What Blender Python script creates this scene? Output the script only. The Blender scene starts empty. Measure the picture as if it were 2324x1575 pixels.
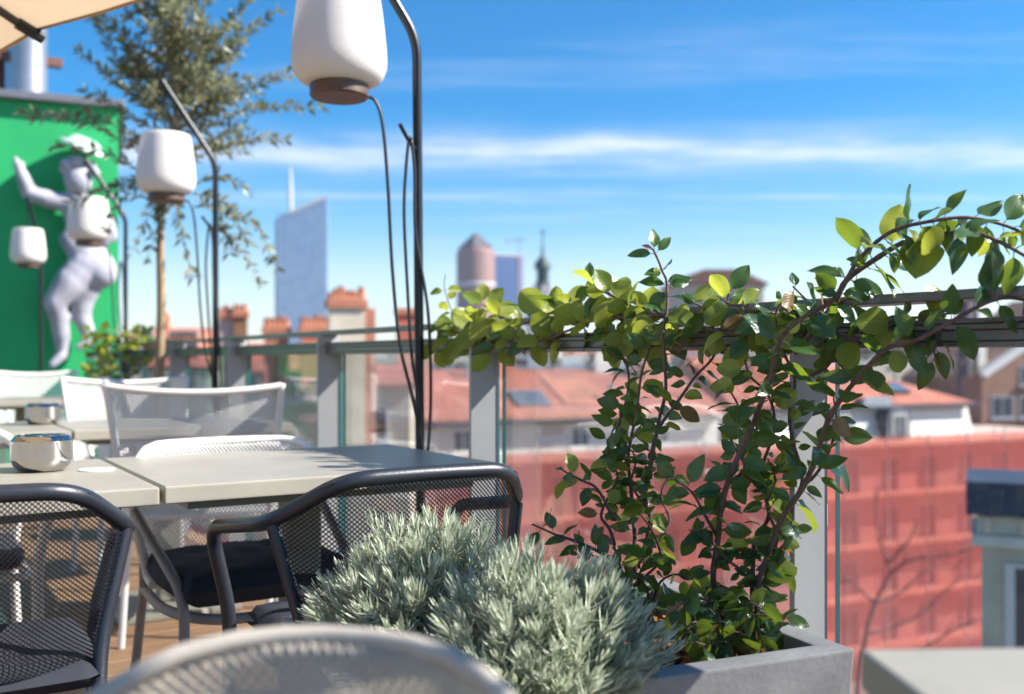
import bpy, bmesh, math, random
import numpy as np
from mathutils import Vector, Matrix, noise as mnoise

# ------------------------------------------------------------------ camera, sky, sun, exposure
SC = bpy.context.scene
C = SC.collection
R = math.radians
EYE = 0.993                      # camera height above the terrace deck
YAW = R(32)                      # the railing runs 32 degrees to the left of the view direction
CA, SA = math.cos(YAW), math.sin(YAW)
FPX = 2258.0                     # focal length in units of a 2323 px wide picture (35 mm lens)

cam_d = bpy.data.cameras.new('camera')
cam = bpy.data.objects.new('camera', cam_d)
C.objects.link(cam)
cam.location = (0, 0, EYE)
cam.rotation_euler = (R(90), 0, -YAW)
cam_d.sensor_width = 36
cam_d.lens = 35.0
cam_d.shift_y = 0.0118
cam_d.clip_start = 0.05
cam_d.clip_end = 9000
cam_d.dof.use_dof = True
cam_d.dof.focus_distance = 1.83
cam_d.dof.aperture_fstop = 2.7
SC.camera = cam

SUN_DIR = Vector((0.819, -0.573, 0.760)).normalized()      # towards the sun
world = bpy.data.worlds.new('World')
SC.world = world
world.use_nodes = True
wn, wl = world.node_tree.nodes, world.node_tree.links
wn.clear()
sky = wn.new('ShaderNodeTexSky')
sky.sky_type = 'NISHITA'
sky.sun_disc = False
sky.sun_elevation = math.asin(SUN_DIR.z)
sky.sun_rotation = math.atan2(SUN_DIR.x, SUN_DIR.y)
sky.altitude = 200
sky.air_density = 1.0
sky.dust_density = 0.25
sky.ozone_density = 2.5
hs = wn.new('ShaderNodeHueSaturation')
hs.inputs['Saturation'].default_value = 1.62
hs.inputs['Value'].default_value = 1.14
wl.new(sky.outputs[0], hs.inputs['Color'])
# thin streaks of cirrus and one long bank low in the sky
tc = wn.new('ShaderNodeTexCoord')
sep = wn.new('ShaderNodeSeparateXYZ'); wl.new(tc.outputs['Generated'], sep.inputs[0])
def wmath(op, a, b=None, c=None):
    n = wn.new('ShaderNodeMath'); n.operation = op
    for i, v in enumerate((a, b, c)):
        if v is None: continue
        if isinstance(v, (int, float)): n.inputs[i].default_value = v
        else: wl.new(v, n.inputs[i])
    return n.outputs[0]
# the clouds lie in one high flat layer: position in it = direction / height
zc_ = wmath('MAXIMUM', sep.outputs['Z'], 0.012)
fwd_ = wmath('DIVIDE', wmath('ADD', wmath('MULTIPLY', sep.outputs['X'], SA), wmath('MULTIPLY', sep.outputs['Y'], CA)), zc_)
rgt_ = wmath('DIVIDE', wmath('SUBTRACT', wmath('MULTIPLY', sep.outputs['X'], CA), wmath('MULTIPLY', sep.outputs['Y'], SA)), zc_)
def layer_noise(sx, sy, detail, rough, ox=0.0):
    cb_ = wn.new('ShaderNodeCombineXYZ')
    wl.new(wmath('ADD', wmath('MULTIPLY', rgt_, sx), ox), cb_.inputs[0]); wl.new(wmath('MULTIPLY', fwd_, sy), cb_.inputs[1])
    nn = wn.new('ShaderNodeTexNoise'); nn.inputs['Scale'].default_value = 1.0; nn.inputs['Detail'].default_value = detail; nn.inputs['Roughness'].default_value = rough
    wl.new(cb_.outputs[0], nn.inputs['Vector']); return nn.outputs['Fac']
def ramp(v, a, b):
    m_ = wn.new('ShaderNodeMapRange'); m_.interpolation_type = 'SMOOTHSTEP'
    m_.inputs['From Min'].default_value = a; m_.inputs['From Max'].default_value = b; wl.new(v, m_.inputs['Value']); return m_.outputs[0]
wob = wmath('MULTIPLY', wmath('SUBTRACT', layer_noise(1.1, 0.35, 4, 0.55, 3.7), 0.5), 1.1)
def bank(centre, width):
    t = wmath('DIVIDE', wmath('SUBTRACT', wmath('ADD', fwd_, wob), centre), width)
    return wmath('POWER', 2.718, wmath('MULTIPLY', wmath('MULTIPLY', t, t), -1.0))
b1 = wmath('MULTIPLY', bank(4.85, 0.40), wmath('ADD', wmath('MULTIPLY', ramp(layer_noise(1.1, 1.9, 8, 0.66, 1.3), 0.30, 0.70), 0.62), 0.16))
b2 = wmath('MULTIPLY', ramp(layer_noise(0.35, 1.6, 7, 0.62, 9.1), 0.50, 0.80), 0.26)
b3 = wmath('ADD', wmath('MULTIPLY', bank(11.5, 2.6), 0.16), wmath('MULTIPLY', ramp(fwd_, 6.5, 20.0), 0.38))
b4 = wmath('MULTIPLY', bank(6.2, 0.30), wmath('MULTIPLY', ramp(layer_noise(0.5, 2.4, 6, 0.6, 5.3), 0.40, 0.70), 0.35))
cl = wmath('MINIMUM', wmath('ADD', wmath('ADD', wmath('ADD', b1, b2), b3), b4), 0.9)
mixc = wn.new('ShaderNodeMixRGB'); mixc.inputs[2].default_value = (6.6, 6.9, 7.8, 1)
wl.new(cl, mixc.inputs[0]); wl.new(hs.outputs[0], mixc.inputs[1])
bg = wn.new('ShaderNodeBackground'); bg.inputs['Strength'].default_value = 0.066
wl.new(mixc.outputs[0], bg.inputs['Color'])
wo = wn.new('ShaderNodeOutputWorld'); wl.new(bg.outputs[0], wo.inputs['Surface'])

sun_d = bpy.data.lights.new('sun', 'SUN')
sun_d.energy = 5.0
sun_d.angle = R(0.53)
sun_d.color = (1.0, 0.955, 0.89)
sun = bpy.data.objects.new('sun', sun_d)
C.objects.link(sun)
sun.rotation_euler = (-SUN_DIR).to_track_quat('-Z', 'Y').to_euler()
sun.location = (6, -3, 8)

SC.view_settings.view_transform = 'Standard'
SC.view_settings.look = 'None'
SC.view_settings.exposure = 1.30
SC.view_settings.gamma = 1.0
SC.render.engine = 'CYCLES'
SC.cycles.use_denoising = True
SC.cycles.max_bounces = 6
SC.cycles.transparent_max_bounces = 16
SC.cycles.caustics_reflective = False
SC.cycles.caustics_refractive = False
SC.cycles.sample_clamp_indirect = 6

rng = random.Random(11)

# ------------------------------------------------------------------ helpers
def cw(xc, d, z):
    """camera-aligned offsets (right, ahead, height) to world"""
    return Vector((xc * CA + d * SA, -xc * SA + d * CA, z))
def P(px, py, d):
    return cw((px - 1161.5) / FPX * d, d, EYE - (py - 815) / FPX * d)

class MB:
    def __init__(s): s.v = []; s.f = []; s.m = []; s.uv = None
    def add(s, vs, fs, mi=0):
        o = len(s.v); s.v += [tuple(v) for v in vs]
        s.f += [tuple(i + o for i in f) for f in fs]; s.m += [mi] * len(fs)
        return s
    def box(s, c, size, rot=None, mi=0):
        x, y, z = [k / 2 for k in size]
        vs = [Vector((sx * x, sy * y, sz * z)) for sx in (-1, 1) for sy in (-1, 1) for sz in (-1, 1)]
        if rot is not None: vs = [rot @ v for v in vs]
        c = Vector(c); vs = [v + c for v in vs]
        return s.add(vs, [(0, 1, 3, 2), (4, 6, 7, 5), (0, 4, 5, 1), (2, 3, 7, 6), (0, 2, 6, 4), (1, 5, 7, 3)], mi)
    def span(s, a, b, mi=0):
        a, b = Vector(a), Vector(b)
        return s.box((a + b) / 2, [abs(k) for k in (b - a)], None, mi)
    def tube(s, pts, r, n=10, caps=True, mi=0):
        pts = [Vector(p) for p in pts]
        rs = list(r) if isinstance(r, (list, tuple)) else [r] * len(pts)
        t0 = (pts[1] - pts[0]).normalized()
        up = Vector((0, 0, 1)) if abs(t0.z) < 0.9 else Vector((1, 0, 0))
        nx = t0.cross(up).normalized()
        rings = []; prev = t0
        for i, p in enumerate(pts):
            if i == 0: t = t0
            elif i == len(pts) - 1: t = (pts[i] - pts[i - 1]).normalized()
            else: t = ((pts[i + 1] - pts[i]).normalized() + (pts[i] - pts[i - 1]).normalized()).normalized()
            ax = prev.cross(t)
            if ax.length > 1e-6:
                nx = Matrix.Rotation(prev.angle(t), 3, ax.normalized()) @ nx
            prev = t
            ny = t.cross(nx).normalized(); nx = ny.cross(t).normalized()
            rings.append([p + (nx * math.cos(a) + ny * math.sin(a)) * rs[i] for a in [2 * math.pi * k / n for k in range(n)]])
        vs = [v for rg in rings for v in rg]; fs = []
        for i in range(len(rings) - 1):
            for k in range(n):
                fs.append((i * n + k, i * n + (k + 1) % n, (i + 1) * n + (k + 1) % n, (i + 1) * n + k))
        if caps:
            fs.append(tuple(range(n - 1, -1, -1))); b = (len(rings) - 1) * n
            fs.append(tuple(b + k for k in range(n)))
        return s.add(vs, fs, mi)
    def lathe(s, prof, c=(0, 0, 0), n=32, mi=0, axis=None):
        c = Vector(c); vs = []; fs = []
        for r, z in prof:
            for k in range(n):
                a = 2 * math.pi * k / n
                v = Vector((r * math.cos(a), r * math.sin(a), z))
                if axis is not None: v = axis @ v
                vs.append(v + c)
        m = len(prof)
        for i in range(m - 1):
            for k in range(n):
                fs.append((i * n + k, i * n + (k + 1) % n, (i + 1) * n + (k + 1) % n, (i + 1) * n + k))
        if prof[0][0] > 1e-5: fs.append(tuple(range(n - 1, -1, -1)))
        if prof[-1][0] > 1e-5: fs.append(tuple((m - 1) * n + k for k in range(n)))
        return s.add(vs, fs, mi)
    def mesh(s, name, mats, smooth=False, off=None, bevel=0, seg=2):
        me = bpy.data.meshes.new(name)
        vs = s.v if off is None else [(v[0] - off[0], v[1] - off[1], v[2] - off[2]) for v in s.v]
        me.from_pydata(vs, [], s.f)
        for m in (mats if isinstance(mats, (list, tuple)) else [mats]): me.materials.append(m)
        if any(s.m): me.polygons.foreach_set('material_index', s.m)
        if s.uv is not None:
            ul = me.uv_layers.new(name='UVMap')
            li = np.zeros(len(me.loops), dtype=np.int32); me.loops.foreach_get('vertex_index', li)
            ul.data.foreach_set('uv', np.array(s.uv, dtype=np.float32)[li].ravel())
        if bevel:
            bm = bmesh.new(); bm.from_mesh(me)
            bmesh.ops.remove_doubles(bm, verts=bm.verts, dist=1e-6)
            ed = [e for e in bm.edges if len(e.link_faces) == 2 and e.calc_face_angle(0) > 0.6]
            bmesh.ops.bevel(bm, geom=ed, offset=bevel, segments=seg, affect='EDGES', profile=0.6)
            bm.to_mesh(me); bm.free()
        if smooth:
            me.polygons.foreach_set('use_smooth', [True] * len(me.polygons))
            if smooth == 'auto': me.set_sharp_from_angle(angle=R(40))
        me.update()
        return me
    def build(s, name, mats, parent=None, smooth=False, off=None, bevel=0, seg=2):
        return link(name, s.mesh(name, mats, smooth, off, bevel, seg), parent)

def link(name, me, parent=None, loc=None, rz=None):
    o = bpy.data.objects.new(name, me); C.objects.link(o)
    if parent is not None: o.parent = parent
    if loc is not None: o.location = loc
    if rz is not None: o.rotation_euler = (0, 0, rz)
    return o
def tag(o, label=None, cat=None, group=None, kind=None):
    if label: o['label'] = label
    if cat: o['category'] = cat
    if group: o['group'] = group
    if kind: o['kind'] = kind
    return o
def thing(name, label, cat, loc=(0, 0, 0), rz=0, group=None):
    o = link(name, None, None, loc, rz); o.empty_display_size = 0.2
    return tag(o, label, cat, group)
def copy_tree(root, loc, rz, label, parent=None):
    r = root.copy(); C.objects.link(r)
    if parent is None:
        r.location = loc; r.rotation_euler = (0, 0, rz); r['label'] = label
    else: r.parent = parent
    for ch in list(root.children):
        copy_tree(ch, None, None, None, r)
    return r
def spline(pts, n=6, closed=False):
    """Catmull-Rom through pts"""
    pts = [Vector(p) for p in pts]; out = []
    m = len(pts)
    for i in range(m - 1):
        p0 = pts[i - 1] if i > 0 else pts[0] * 2 - pts[1]
        p1, p2 = pts[i], pts[i + 1]
        p3 = pts[i + 2] if i + 2 < m else pts[-1] * 2 - pts[-2]
        for k in range(n):
            t = k / n
            out.append(0.5 * ((2 * p1) + (p2 - p0) * t + (2 * p0 - 5 * p1 + 4 * p2 - p3) * t * t + (3 * p1 - p0 - 3 * p2 + p3) * t ** 3))
    out.append(pts[-1])
    return out
def rounded(pts, rad=0.03, n=5):
    """polyline with its corners rounded off"""
    pts = [Vector(p) for p in pts]; out = [pts[0]]
    for i in range(1, len(pts) - 1):
        a, b, c = pts[i - 1], pts[i], pts[i + 1]
        r = min(rad, (a - b).length * 0.45, (c - b).length * 0.45)
        p, q = b + (a - b).normalized() * r, b + (c - b).normalized() * r
        for k in range(n + 1):
            t = k / n
            out.append(p * (1 - t) ** 2 + b * 2 * t * (1 - t) + q * t * t)
    out.append(pts[-1])
    return out

# ------------------------------------------------------------------ materials
MATS = {}
def mat(name, col, rough=0.6, metal=0.0, var=0.0, scale=8.0, bump=0.0, bscale=60.0, spec=0.5, transl=0.0, col2=None, coat=0.0, stretch=None, sat=1.0):
    m = bpy.data.materials.new(name); m.use_nodes = True
    nt = m.node_tree; n, l = nt.nodes, nt.links
    b = n['Principled BSDF']
    b.inputs['Roughness'].default_value = rough
    b.inputs['Metallic'].default_value = metal
    b.inputs['Specular IOR Level'].default_value = spec
    if coat: b.inputs['Coat Weight'].default_value = coat; b.inputs['Coat Roughness'].default_value = 0.12
    b.inputs['Base Color'].default_value = (*col, 1)
    tco = n.new('ShaderNodeTexCoord')
    vec = tco.outputs['Object']
    if stretch:
        mpn = n.new('ShaderNodeMapping'); mpn.inputs['Scale'].default_value = stretch
        l.new(vec, mpn.inputs[0]); vec = mpn.outputs[0]
    if var or col2:
        nzn = n.new('ShaderNodeTexNoise'); nzn.inputs['Scale'].default_value = scale; nzn.inputs['Detail'].default_value = 6; nzn.inputs['Roughness'].default_value = 0.62
        l.new(vec, nzn.inputs['Vector'])
        rp = n.new('ShaderNodeMapRange'); rp.inputs['From Min'].default_value = 0.3; rp.inputs['From Max'].default_value = 0.7
        l.new(nzn.outputs['Fac'], rp.inputs['Value'])
        mx = n.new('ShaderNodeMixRGB')
        mx.inputs[1].default_value = (*[max(0, c * (1 - var)) for c in col], 1)
        mx.inputs[2].default_value = (*(col2 if col2 else [min(1, c * (1 + var)) for c in col]), 1)
        l.new(rp.outputs[0], mx.inputs[0]); l.new(mx.outputs[0], b.inputs['Base Color'])
        colout = mx.outputs[0]
    else: colout = None
    if bump:
        bz = n.new('ShaderNodeTexNoise'); bz.inputs['Scale'].default_value = bscale; bz.inputs['Detail'].default_value = 3
        l.new(vec, bz.inputs['Vector'])
        bp = n.new('ShaderNodeBump'); bp.inputs['Strength'].default_value = bump; bp.inputs['Distance'].default_value = 0.002
        l.new(bz.outputs['Fac'], bp.inputs['Height']); l.new(bp.outputs[0], b.inputs['Normal'])
    if transl:
        tr = n.new('ShaderNodeBsdfTranslucent'); tr.inputs['Color'].default_value = (*col, 1)
        if colout: l.new(colout, tr.inputs['Color'])
        ms = n.new('ShaderNodeMixShader'); ms.inputs[0].default_value = transl
        l.new(b.outputs[0], ms.inputs[1]); l.new(tr.outputs[0], ms.inputs[2])
        l.new(ms.outputs[0], n['Material Output'].inputs['Surface'])
    MATS[name] = m
    return m

def leaf_mat(name, dark, light, trans_col, rough=0.32, transl=0.42):
    """leaf blade: colour varies leaf by leaf, paler midrib and side veins, light comes through"""
    m = bpy.data.materials.new(name); m.use_nodes = True
    n, l = m.node_tree.nodes, m.node_tree.links
    b = n['Principled BSDF']; b.inputs['Roughness'].default_value = rough; b.inputs['Specular IOR Level'].default_value = 0.55
    oi = n.new('ShaderNodeObjectInfo'); tco = n.new('ShaderNodeTexCoord')
    nzn = n.new('ShaderNodeTexNoise'); nzn.inputs['Scale'].default_value = 40; nzn.inputs['Detail'].default_value = 4
    l.new(tco.outputs['Object'], nzn.inputs['Vector'])
    add = n.new('ShaderNodeMath'); add.operation = 'MULTIPLY_ADD'; add.inputs[1].default_value = 0.5
    l.new(nzn.outputs['Fac'], add.inputs[0])
    sc = n.new('ShaderNodeMath'); sc.operation = 'MULTIPLY'; sc.inputs[1].default_value = 0.8; l.new(oi.outputs['Random'], sc.inputs[0])
    l.new(sc.outputs[0], add.inputs[2])
    sb = n.new('ShaderNodeMath'); sb.operation = 'SUBTRACT'; sb.inputs[1].default_value = 0.15; sb.use_clamp = True; l.new(add.outputs[0], sb.inputs[0])
    mx = n.new('ShaderNodeMixRGB'); mx.inputs[1].default_value = (*dark, 1); mx.inputs[2].default_value = (*light, 1)
    l.new(sb.outputs[0], mx.inputs[0])
    # veins from the blade's own coordinates
    sp = n.new('ShaderNodeSeparateXYZ'); l.new(tco.outputs['UV'], sp.inputs[0])
    def mt(op, a, bb=None, c=None, clamp=False):
        q = n.new('ShaderNodeMath'); q.operation = op; q.use_clamp = clamp
        for i, v in enumerate((a, bb, c)):
            if v is None: continue
            if isinstance(v, (int, float)): q.inputs[i].default_value = v
            else: l.new(v, q.inputs[i])
        return q.outputs[0]
    au = mt('ABSOLUTE', mt('SUBTRACT', sp.outputs[0], 0.5))
    rib = mt('SUBTRACT', 1.0, mt('MULTIPLY', au, 26.0), clamp=True)
    side = mt('ABSOLUTE', mt('SUBTRACT', mt('FRACT', mt('SUBTRACT', mt('MULTIPLY', sp.outputs[1], 7.0), mt('MULTIPLY', au, 5.0))), 0.5))
    sv = mt('MULTIPLY', mt('SUBTRACT', 1.0, mt('MULTIPLY', side, 9.0), clamp=True), 0.35)
    vein = mt('MAXIMUM', rib, sv)
    mv = n.new('ShaderNodeMixRGB'); mv.inputs[2].default_value = (*[min(1, c * 1.5 + 0.05) for c in light], 1)
    l.new(mt('MULTIPLY', vein, 0.45), mv.inputs[0]); l.new(mx.outputs[0], mv.inputs[1])
    sn = n.new('ShaderNodeTexNoise'); sn.inputs['Scale'].default_value = 7; sn.inputs['Detail'].default_value = 5
    ofs = n.new('ShaderNodeVectorMath'); ofs.operation = 'ADD'; l.new(tco.outputs['Object'], ofs.inputs[0]); l.new(oi.outputs['Location'], ofs.inputs[1]); l.new(ofs.outputs[0], sn.inputs['Vector'])
    spot = mt('MULTIPLY', mt('SUBTRACT', sn.outputs['Fac'], 0.66, clamp=True), 9.0, clamp=True)
    ms_ = n.new('ShaderNodeMixRGB'); ms_.inputs[2].default_value = (0.16, 0.09, 0.03, 1); l.new(spot, ms_.inputs[0]); l.new(mv.outputs[0], ms_.inputs[1])
    mv = ms_
    l.new(mv.outputs[0], b.inputs['Base Color'])
    bp = n.new('ShaderNodeBump'); bp.inputs['Strength'].default_value = 0.35; bp.inputs['Distance'].default_value = 0.001; bp.invert = True
    l.new(vein, bp.inputs['Height']); l.new(bp.outputs[0], b.inputs['Normal'])
    tr = n.new('ShaderNodeBsdfTranslucent')
    mt2 = n.new('ShaderNodeMixRGB'); mt2.blend_type = 'MIX'; mt2.inputs[0].default_value = 0.25
    mt2.inputs[1].default_value = (*trans_col, 1); l.new(mv.outputs[0], mt2.inputs[2]); l.new(mt2.outputs[0], tr.inputs['Color'])
    ms = n.new('ShaderNodeMixShader'); ms.inputs[0].default_value = transl
    l.new(b.outputs[0], ms.inputs[1]); l.new(tr.outputs[0], ms.inputs[2]); l.new(ms.outputs[0], n['Material Output'].inputs['Surface'])
    return m

def glass_mat(name, tint, refl=1.0, dirt=0.03):
    m = bpy.data.materials.new(name); m.use_nodes = True
    n, l = m.node_tree.nodes, m.node_tree.links
    n.remove(n['Principled BSDF'])
    t = n.new('ShaderNodeBsdfTransparent'); t.inputs[0].default_value = (*tint, 1)
    g = n.new('ShaderNodeBsdfGlossy'); g.inputs['Roughness'].default_value = 0.01
    fr = n.new('ShaderNodeFresnel'); fr.inputs['IOR'].default_value = 1.45
    mu = n.new('ShaderNodeMath'); mu.operation = 'MULTIPLY'; mu.inputs[1].default_value = refl; mu.use_clamp = True
    l.new(fr.outputs[0], mu.inputs[0])
    ms = n.new('ShaderNodeMixShader'); l.new(mu.outputs[0], ms.inputs[0]); l.new(t.outputs[0], ms.inputs[1]); l.new(g.outputs[0], ms.inputs[2])
    tcn = n.new('ShaderNodeTexCoord')
    mpn = n.new('ShaderNodeMapping'); mpn.inputs['Scale'].default_value = (1, 1, 0.6); l.new(tcn.outputs['Object'], mpn.inputs[0])
    nz_ = n.new('ShaderNodeTexNoise'); nz_.inputs['Scale'].default_value = 9; nz_.inputs['Detail'].default_value = 9; nz_.inputs['Roughness'].default_value = 0.75; nz_.inputs['Distortion'].default_value = 1.2
    l.new(mpn.outputs[0], nz_.inputs['Vector'])
    rp = n.new('ShaderNodeMapRange'); rp.inputs['From Min'].default_value = 0.45; rp.inputs['From Max'].default_value = 0.8; rp.inputs['To Min'].default_value = dirt; rp.inputs['To Max'].default_value = dirt * 5
    l.new(nz_.outputs['Fac'], rp.inputs['Value'])
    df = n.new('ShaderNodeBsdfDiffuse'); df.inputs[0].default_value = (0.7, 0.7, 0.68, 1)
    m2 = n.new('ShaderNodeMixShader'); l.new(rp.outputs[0], m2.inputs[0]); l.new(ms.outputs[0], m2.inputs[1]); l.new(df.outputs[0], m2.inputs[2])
    l.new(m2.outputs[0], n['Material Output'].inputs['Surface'])
    return m

def net_mat(name, col, alpha):
    """woven scaffold netting: part of the light passes straight through"""
    m = bpy.data.materials.new(name); m.use_nodes = True
    n, l = m.node_tree.nodes, m.node_tree.links
    n.remove(n['Principled BSDF'])
    t = n.new('ShaderNodeBsdfTransparent'); t.inputs[0].default_value = (1.0, 0.70, 0.68, 1)
    d = n.new('ShaderNodeBsdfDiffuse'); tr = n.new('ShaderNodeBsdfTranslucent')
    tcn = n.new('ShaderNodeTexCoord'); nz_ = n.new('ShaderNodeTexNoise'); nz_.inputs['Scale'].default_value = 0.5; nz_.inputs['Detail'].default_value = 5
    l.new(tcn.outputs['Object'], nz_.inputs['Vector'])
    mx = n.new('ShaderNodeMixRGB'); mx.inputs[1].default_value = (*[c * 0.85 for c in col], 1); mx.inputs[2].default_value = (*[min(1, c * 1.12) for c in col], 1)
    l.new(nz_.outputs['Fac'], mx.inputs[0]); l.new(mx.outputs[0], d.inputs[0]); l.new(mx.outputs[0], tr.inputs[0])
    m1 = n.new('ShaderNodeMixShader'); m1.inputs[0].default_value = 0.5; l.new(d.outputs[0], m1.inputs[1]); l.new(tr.outputs[0], m1.inputs[2])
    m2 = n.new('ShaderNodeMixShader'); m2.inputs[0].default_value = alpha; l.new(t.outputs[0], m2.inputs[1]); l.new(m1.outputs[0], m2.inputs[2])
    l.new(m2.outputs[0], n['Material Output'].inputs['Surface'])
    return m

def brick_mat(name, c1, c2, mortar, scale=1.0, bw=0.5, rh=0.25, rough=0.85):
    m = bpy.data.materials.new(name); m.use_nodes = True
    n, l = m.node_tree.nodes, m.node_tree.links
    b = n['Principled BSDF']; b.inputs['Roughness'].default_value = rough
    tcn = n.new('ShaderNodeTexCoord')
    mpn = n.new('ShaderNodeMapping'); mpn.inputs['Rotation'].default_value = (R(90), 0, 0); l.new(tcn.outputs['Object'], mpn.inputs[0])
    br = n.new('ShaderNodeTexBrick'); br.inputs['Scale'].default_value = scale
    br.inputs['Color1'].default_value = (*c1, 1); br.inputs['Color2'].default_value = (*c2, 1); br.inputs['Mortar'].default_value = (*mortar, 1)
    br.inputs['Brick Width'].default_value = bw; br.inputs['Row Height'].default_value = rh; br.inputs['Mortar Size'].default_value = 0.02
    l.new(mpn.outputs[0], br.inputs['Vector'])
    nz_ = n.new('ShaderNodeTexNoise'); nz_.inputs['Scale'].default_value = 0.9; nz_.inputs['Detail'].default_value = 6; l.new(tcn.outputs['Object'], nz_.inputs['Vector'])
    mx = n.new('ShaderNodeMixRGB'); mx.blend_type = 'OVERLAY'; mx.inputs[0].default_value = 0.45
    l.new(br.outputs['Color'], mx.inputs[1]); l.new(nz_.outputs['Fac'], mx.inputs[2]); l.new(mx.outputs[0], b.inputs['Base Color'])
    return m

M_dark = mat('charcoal_powder_coat', (0.017, 0.020, 0.028), 0.36, 0.0, var=0.15, scale=30, bump=0.25, bscale=420, spec=0.6)
M_darkmesh = mat('charcoal_expanded_metal', (0.015, 0.017, 0.022), 0.42, spec=0.5)
M_white = mat('off_white_powder_coat', (0.74, 0.72, 0.69), 0.42, var=0.05, scale=14, bump=0.15, bscale=300)
M_sand = mat('sand_powder_coat', (0.46, 0.41, 0.34), 0.5, var=0.08, scale=14, bump=0.15, bscale=300)
M_taupe = mat('taupe_leg_coat', (0.34, 0.29, 0.26), 0.5, var=0.1, scale=12)
M_table = mat('grey_beige_table_coat', (0.33, 0.305, 0.25), 0.36, var=0.10, scale=7, bump=0.2, bscale=500, spec=0.5)
M_tabledark = mat('table_leg_olive_grey', (0.25, 0.25, 0.20), 0.45, var=0.1)
M_chrome = mat('polished_steel', (0.46, 0.45, 0.44), 0.06, 1.0)
M_cushion = mat('navy_cushion_cloth', (0.020, 0.022, 0.034), 0.85, var=0.25, scale=9, bump=0.5, bscale=900)
M_post = mat('grey_lacquered_steel', (0.40, 0.39, 0.39), 0.5, 0.0, var=0.06, scale=6, bump=0.1, bscale=200)
M_rail = mat('bronze_grey_rail', (0.17, 0.155, 0.145), 0.36, 0.2, var=0.12, scale=7, stretch=(1, 0.15, 1))
M_glass = glass_mat('clear_panel_glass', (0.975, 0.99, 0.985), 0.45, 0.012)
M_gedge = mat('teal_glass_edge', (0.008, 0.095, 0.10), 0.12, spec=0.8)
M_lamp = mat('opal_white_shade', (0.83, 0.79, 0.75), 0.45, transl=0.30)
M_walnut = mat('walnut_lamp_foot', (0.10, 0.055, 0.035), 0.45, var=0.4, scale=30, stretch=(1, 1, 6))
M_pole = mat('black_lacquered_tube', (0.008, 0.009, 0.013), 0.32, spec=0.45)
M_cable = mat('black_rubber_cable', (0.012, 0.014, 0.016), 0.4)
M_canvas = mat('beige_parasol_canvas', (0.62, 0.46, 0.29), 0.9, var=0.05, scale=3, bump=0.3, bscale=700, transl=0.45)
M_rib = mat('dark_parasol_rib', (0.05, 0.045, 0.04), 0.5)
M_concrete = mat('grey_fibre_concrete', (0.30, 0.285, 0.285), 0.75, var=0.22, scale=9, bump=0.5, bscale=90, col2=(0.40, 0.385, 0.38))
M_soil = mat('dark_potting_soil', (0.018, 0.013, 0.010), 0.95, var=0.4, scale=40, bump=1.0, bscale=120)
M_chip = mat('orange_bark_mulch', (0.34, 0.15, 0.05), 0.85, var=0.4, scale=60)
M_stem = mat('brown_vine_stem', (0.13, 0.075, 0.055), 0.7, var=0.35, scale=60, bump=0.4, bscale=300)
M_trunk = mat('olive_tree_bark', (0.30, 0.21, 0.12), 0.85, var=0.4, scale=18, bump=0.8, bscale=60, stretch=(1, 1, 0.35))
M_twig = mat('olive_twig', (0.22, 0.18, 0.12), 0.8)
M_leafA = leaf_mat('glossy_vine_leaf', (0.010, 0.058, 0.034), (0.075, 0.145, 0.030), (0.34, 0.46, 0.03), 0.25, 0.34)
M_leafY = leaf_mat('young_yellow_green_leaf', (0.11, 0.185, 0.025), (0.31, 0.34, 0.06), (0.58, 0.62, 0.07), 0.32, 0.48)
M_leafB = leaf_mat('browned_leaf', (0.16, 0.10, 0.04), (0.30, 0.20, 0.10), (0.4, 0.25, 0.08))
M_leafP = leaf_mat('pink_young_leaf', (0.30, 0.12, 0.12), (0.45, 0.25, 0.25), (0.5, 0.25, 0.2))
M_olive = mat('olive_leaf', (0.15, 0.165, 0.05), 0.40, var=0.4, scale=14, transl=0.38, col2=(0.42, 0.43, 0.27))
M_lav = mat('sunlit_silver_lavender_leaf', (0.24, 0.33, 0.13), 0.42, var=0.35, scale=45, transl=0.33, col2=(0.84, 0.87, 0.72), spec=0.5)  # silvery leaf; the near-white second tone also paints in sunlit tips
M_deck = mat('orange_brown_deck_board', (0.34, 0.185, 0.095), 0.6, var=0.3, scale=5, bump=0.4, bscale=50, stretch=(0.4, 6, 6), col2=(0.47, 0.275, 0.15))
M_coaster = mat('white_paper_coaster', (0.80, 0.84, 0.84), 0.6)
M_coastermark = mat('teal_coaster_print', (0.35, 0.55, 0.52), 0.6)

# ------------------------------------------------------------------ the setting: ground, terrace deck
g = MB(); g.span((-4500, -4500, -24.4), (4500, 4500, -24))
tag(g.build('ground', mat('city_ground', (0.16, 0.15, 0.14), 0.9, var=0.3, scale=0.05)), kind='structure')
g = MB(); g.span((-7.5, -3.2, -0.6), (1.52, 10.2, -0.034))
slab = tag(g.build('terrace_floor', mat('terrace_screed', (0.16, 0.15, 0.14), 0.9, var=0.2)), kind='structure')
pm = []
for v in range(4):
    q = MB(); q.span((-3.0, -0.068, -0.03), (3.0, 0.068, 0.0))
    pm.append(q.mesh('plank', M_deck, bevel=0.004, seg=1))
for i in range(64):
    o = link('plank', pm[i % 4], slab, (-1.5 + rng.uniform(-.02, .02), -0.9 + i * 0.143, rng.uniform(-.0015, .0015)))

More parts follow.
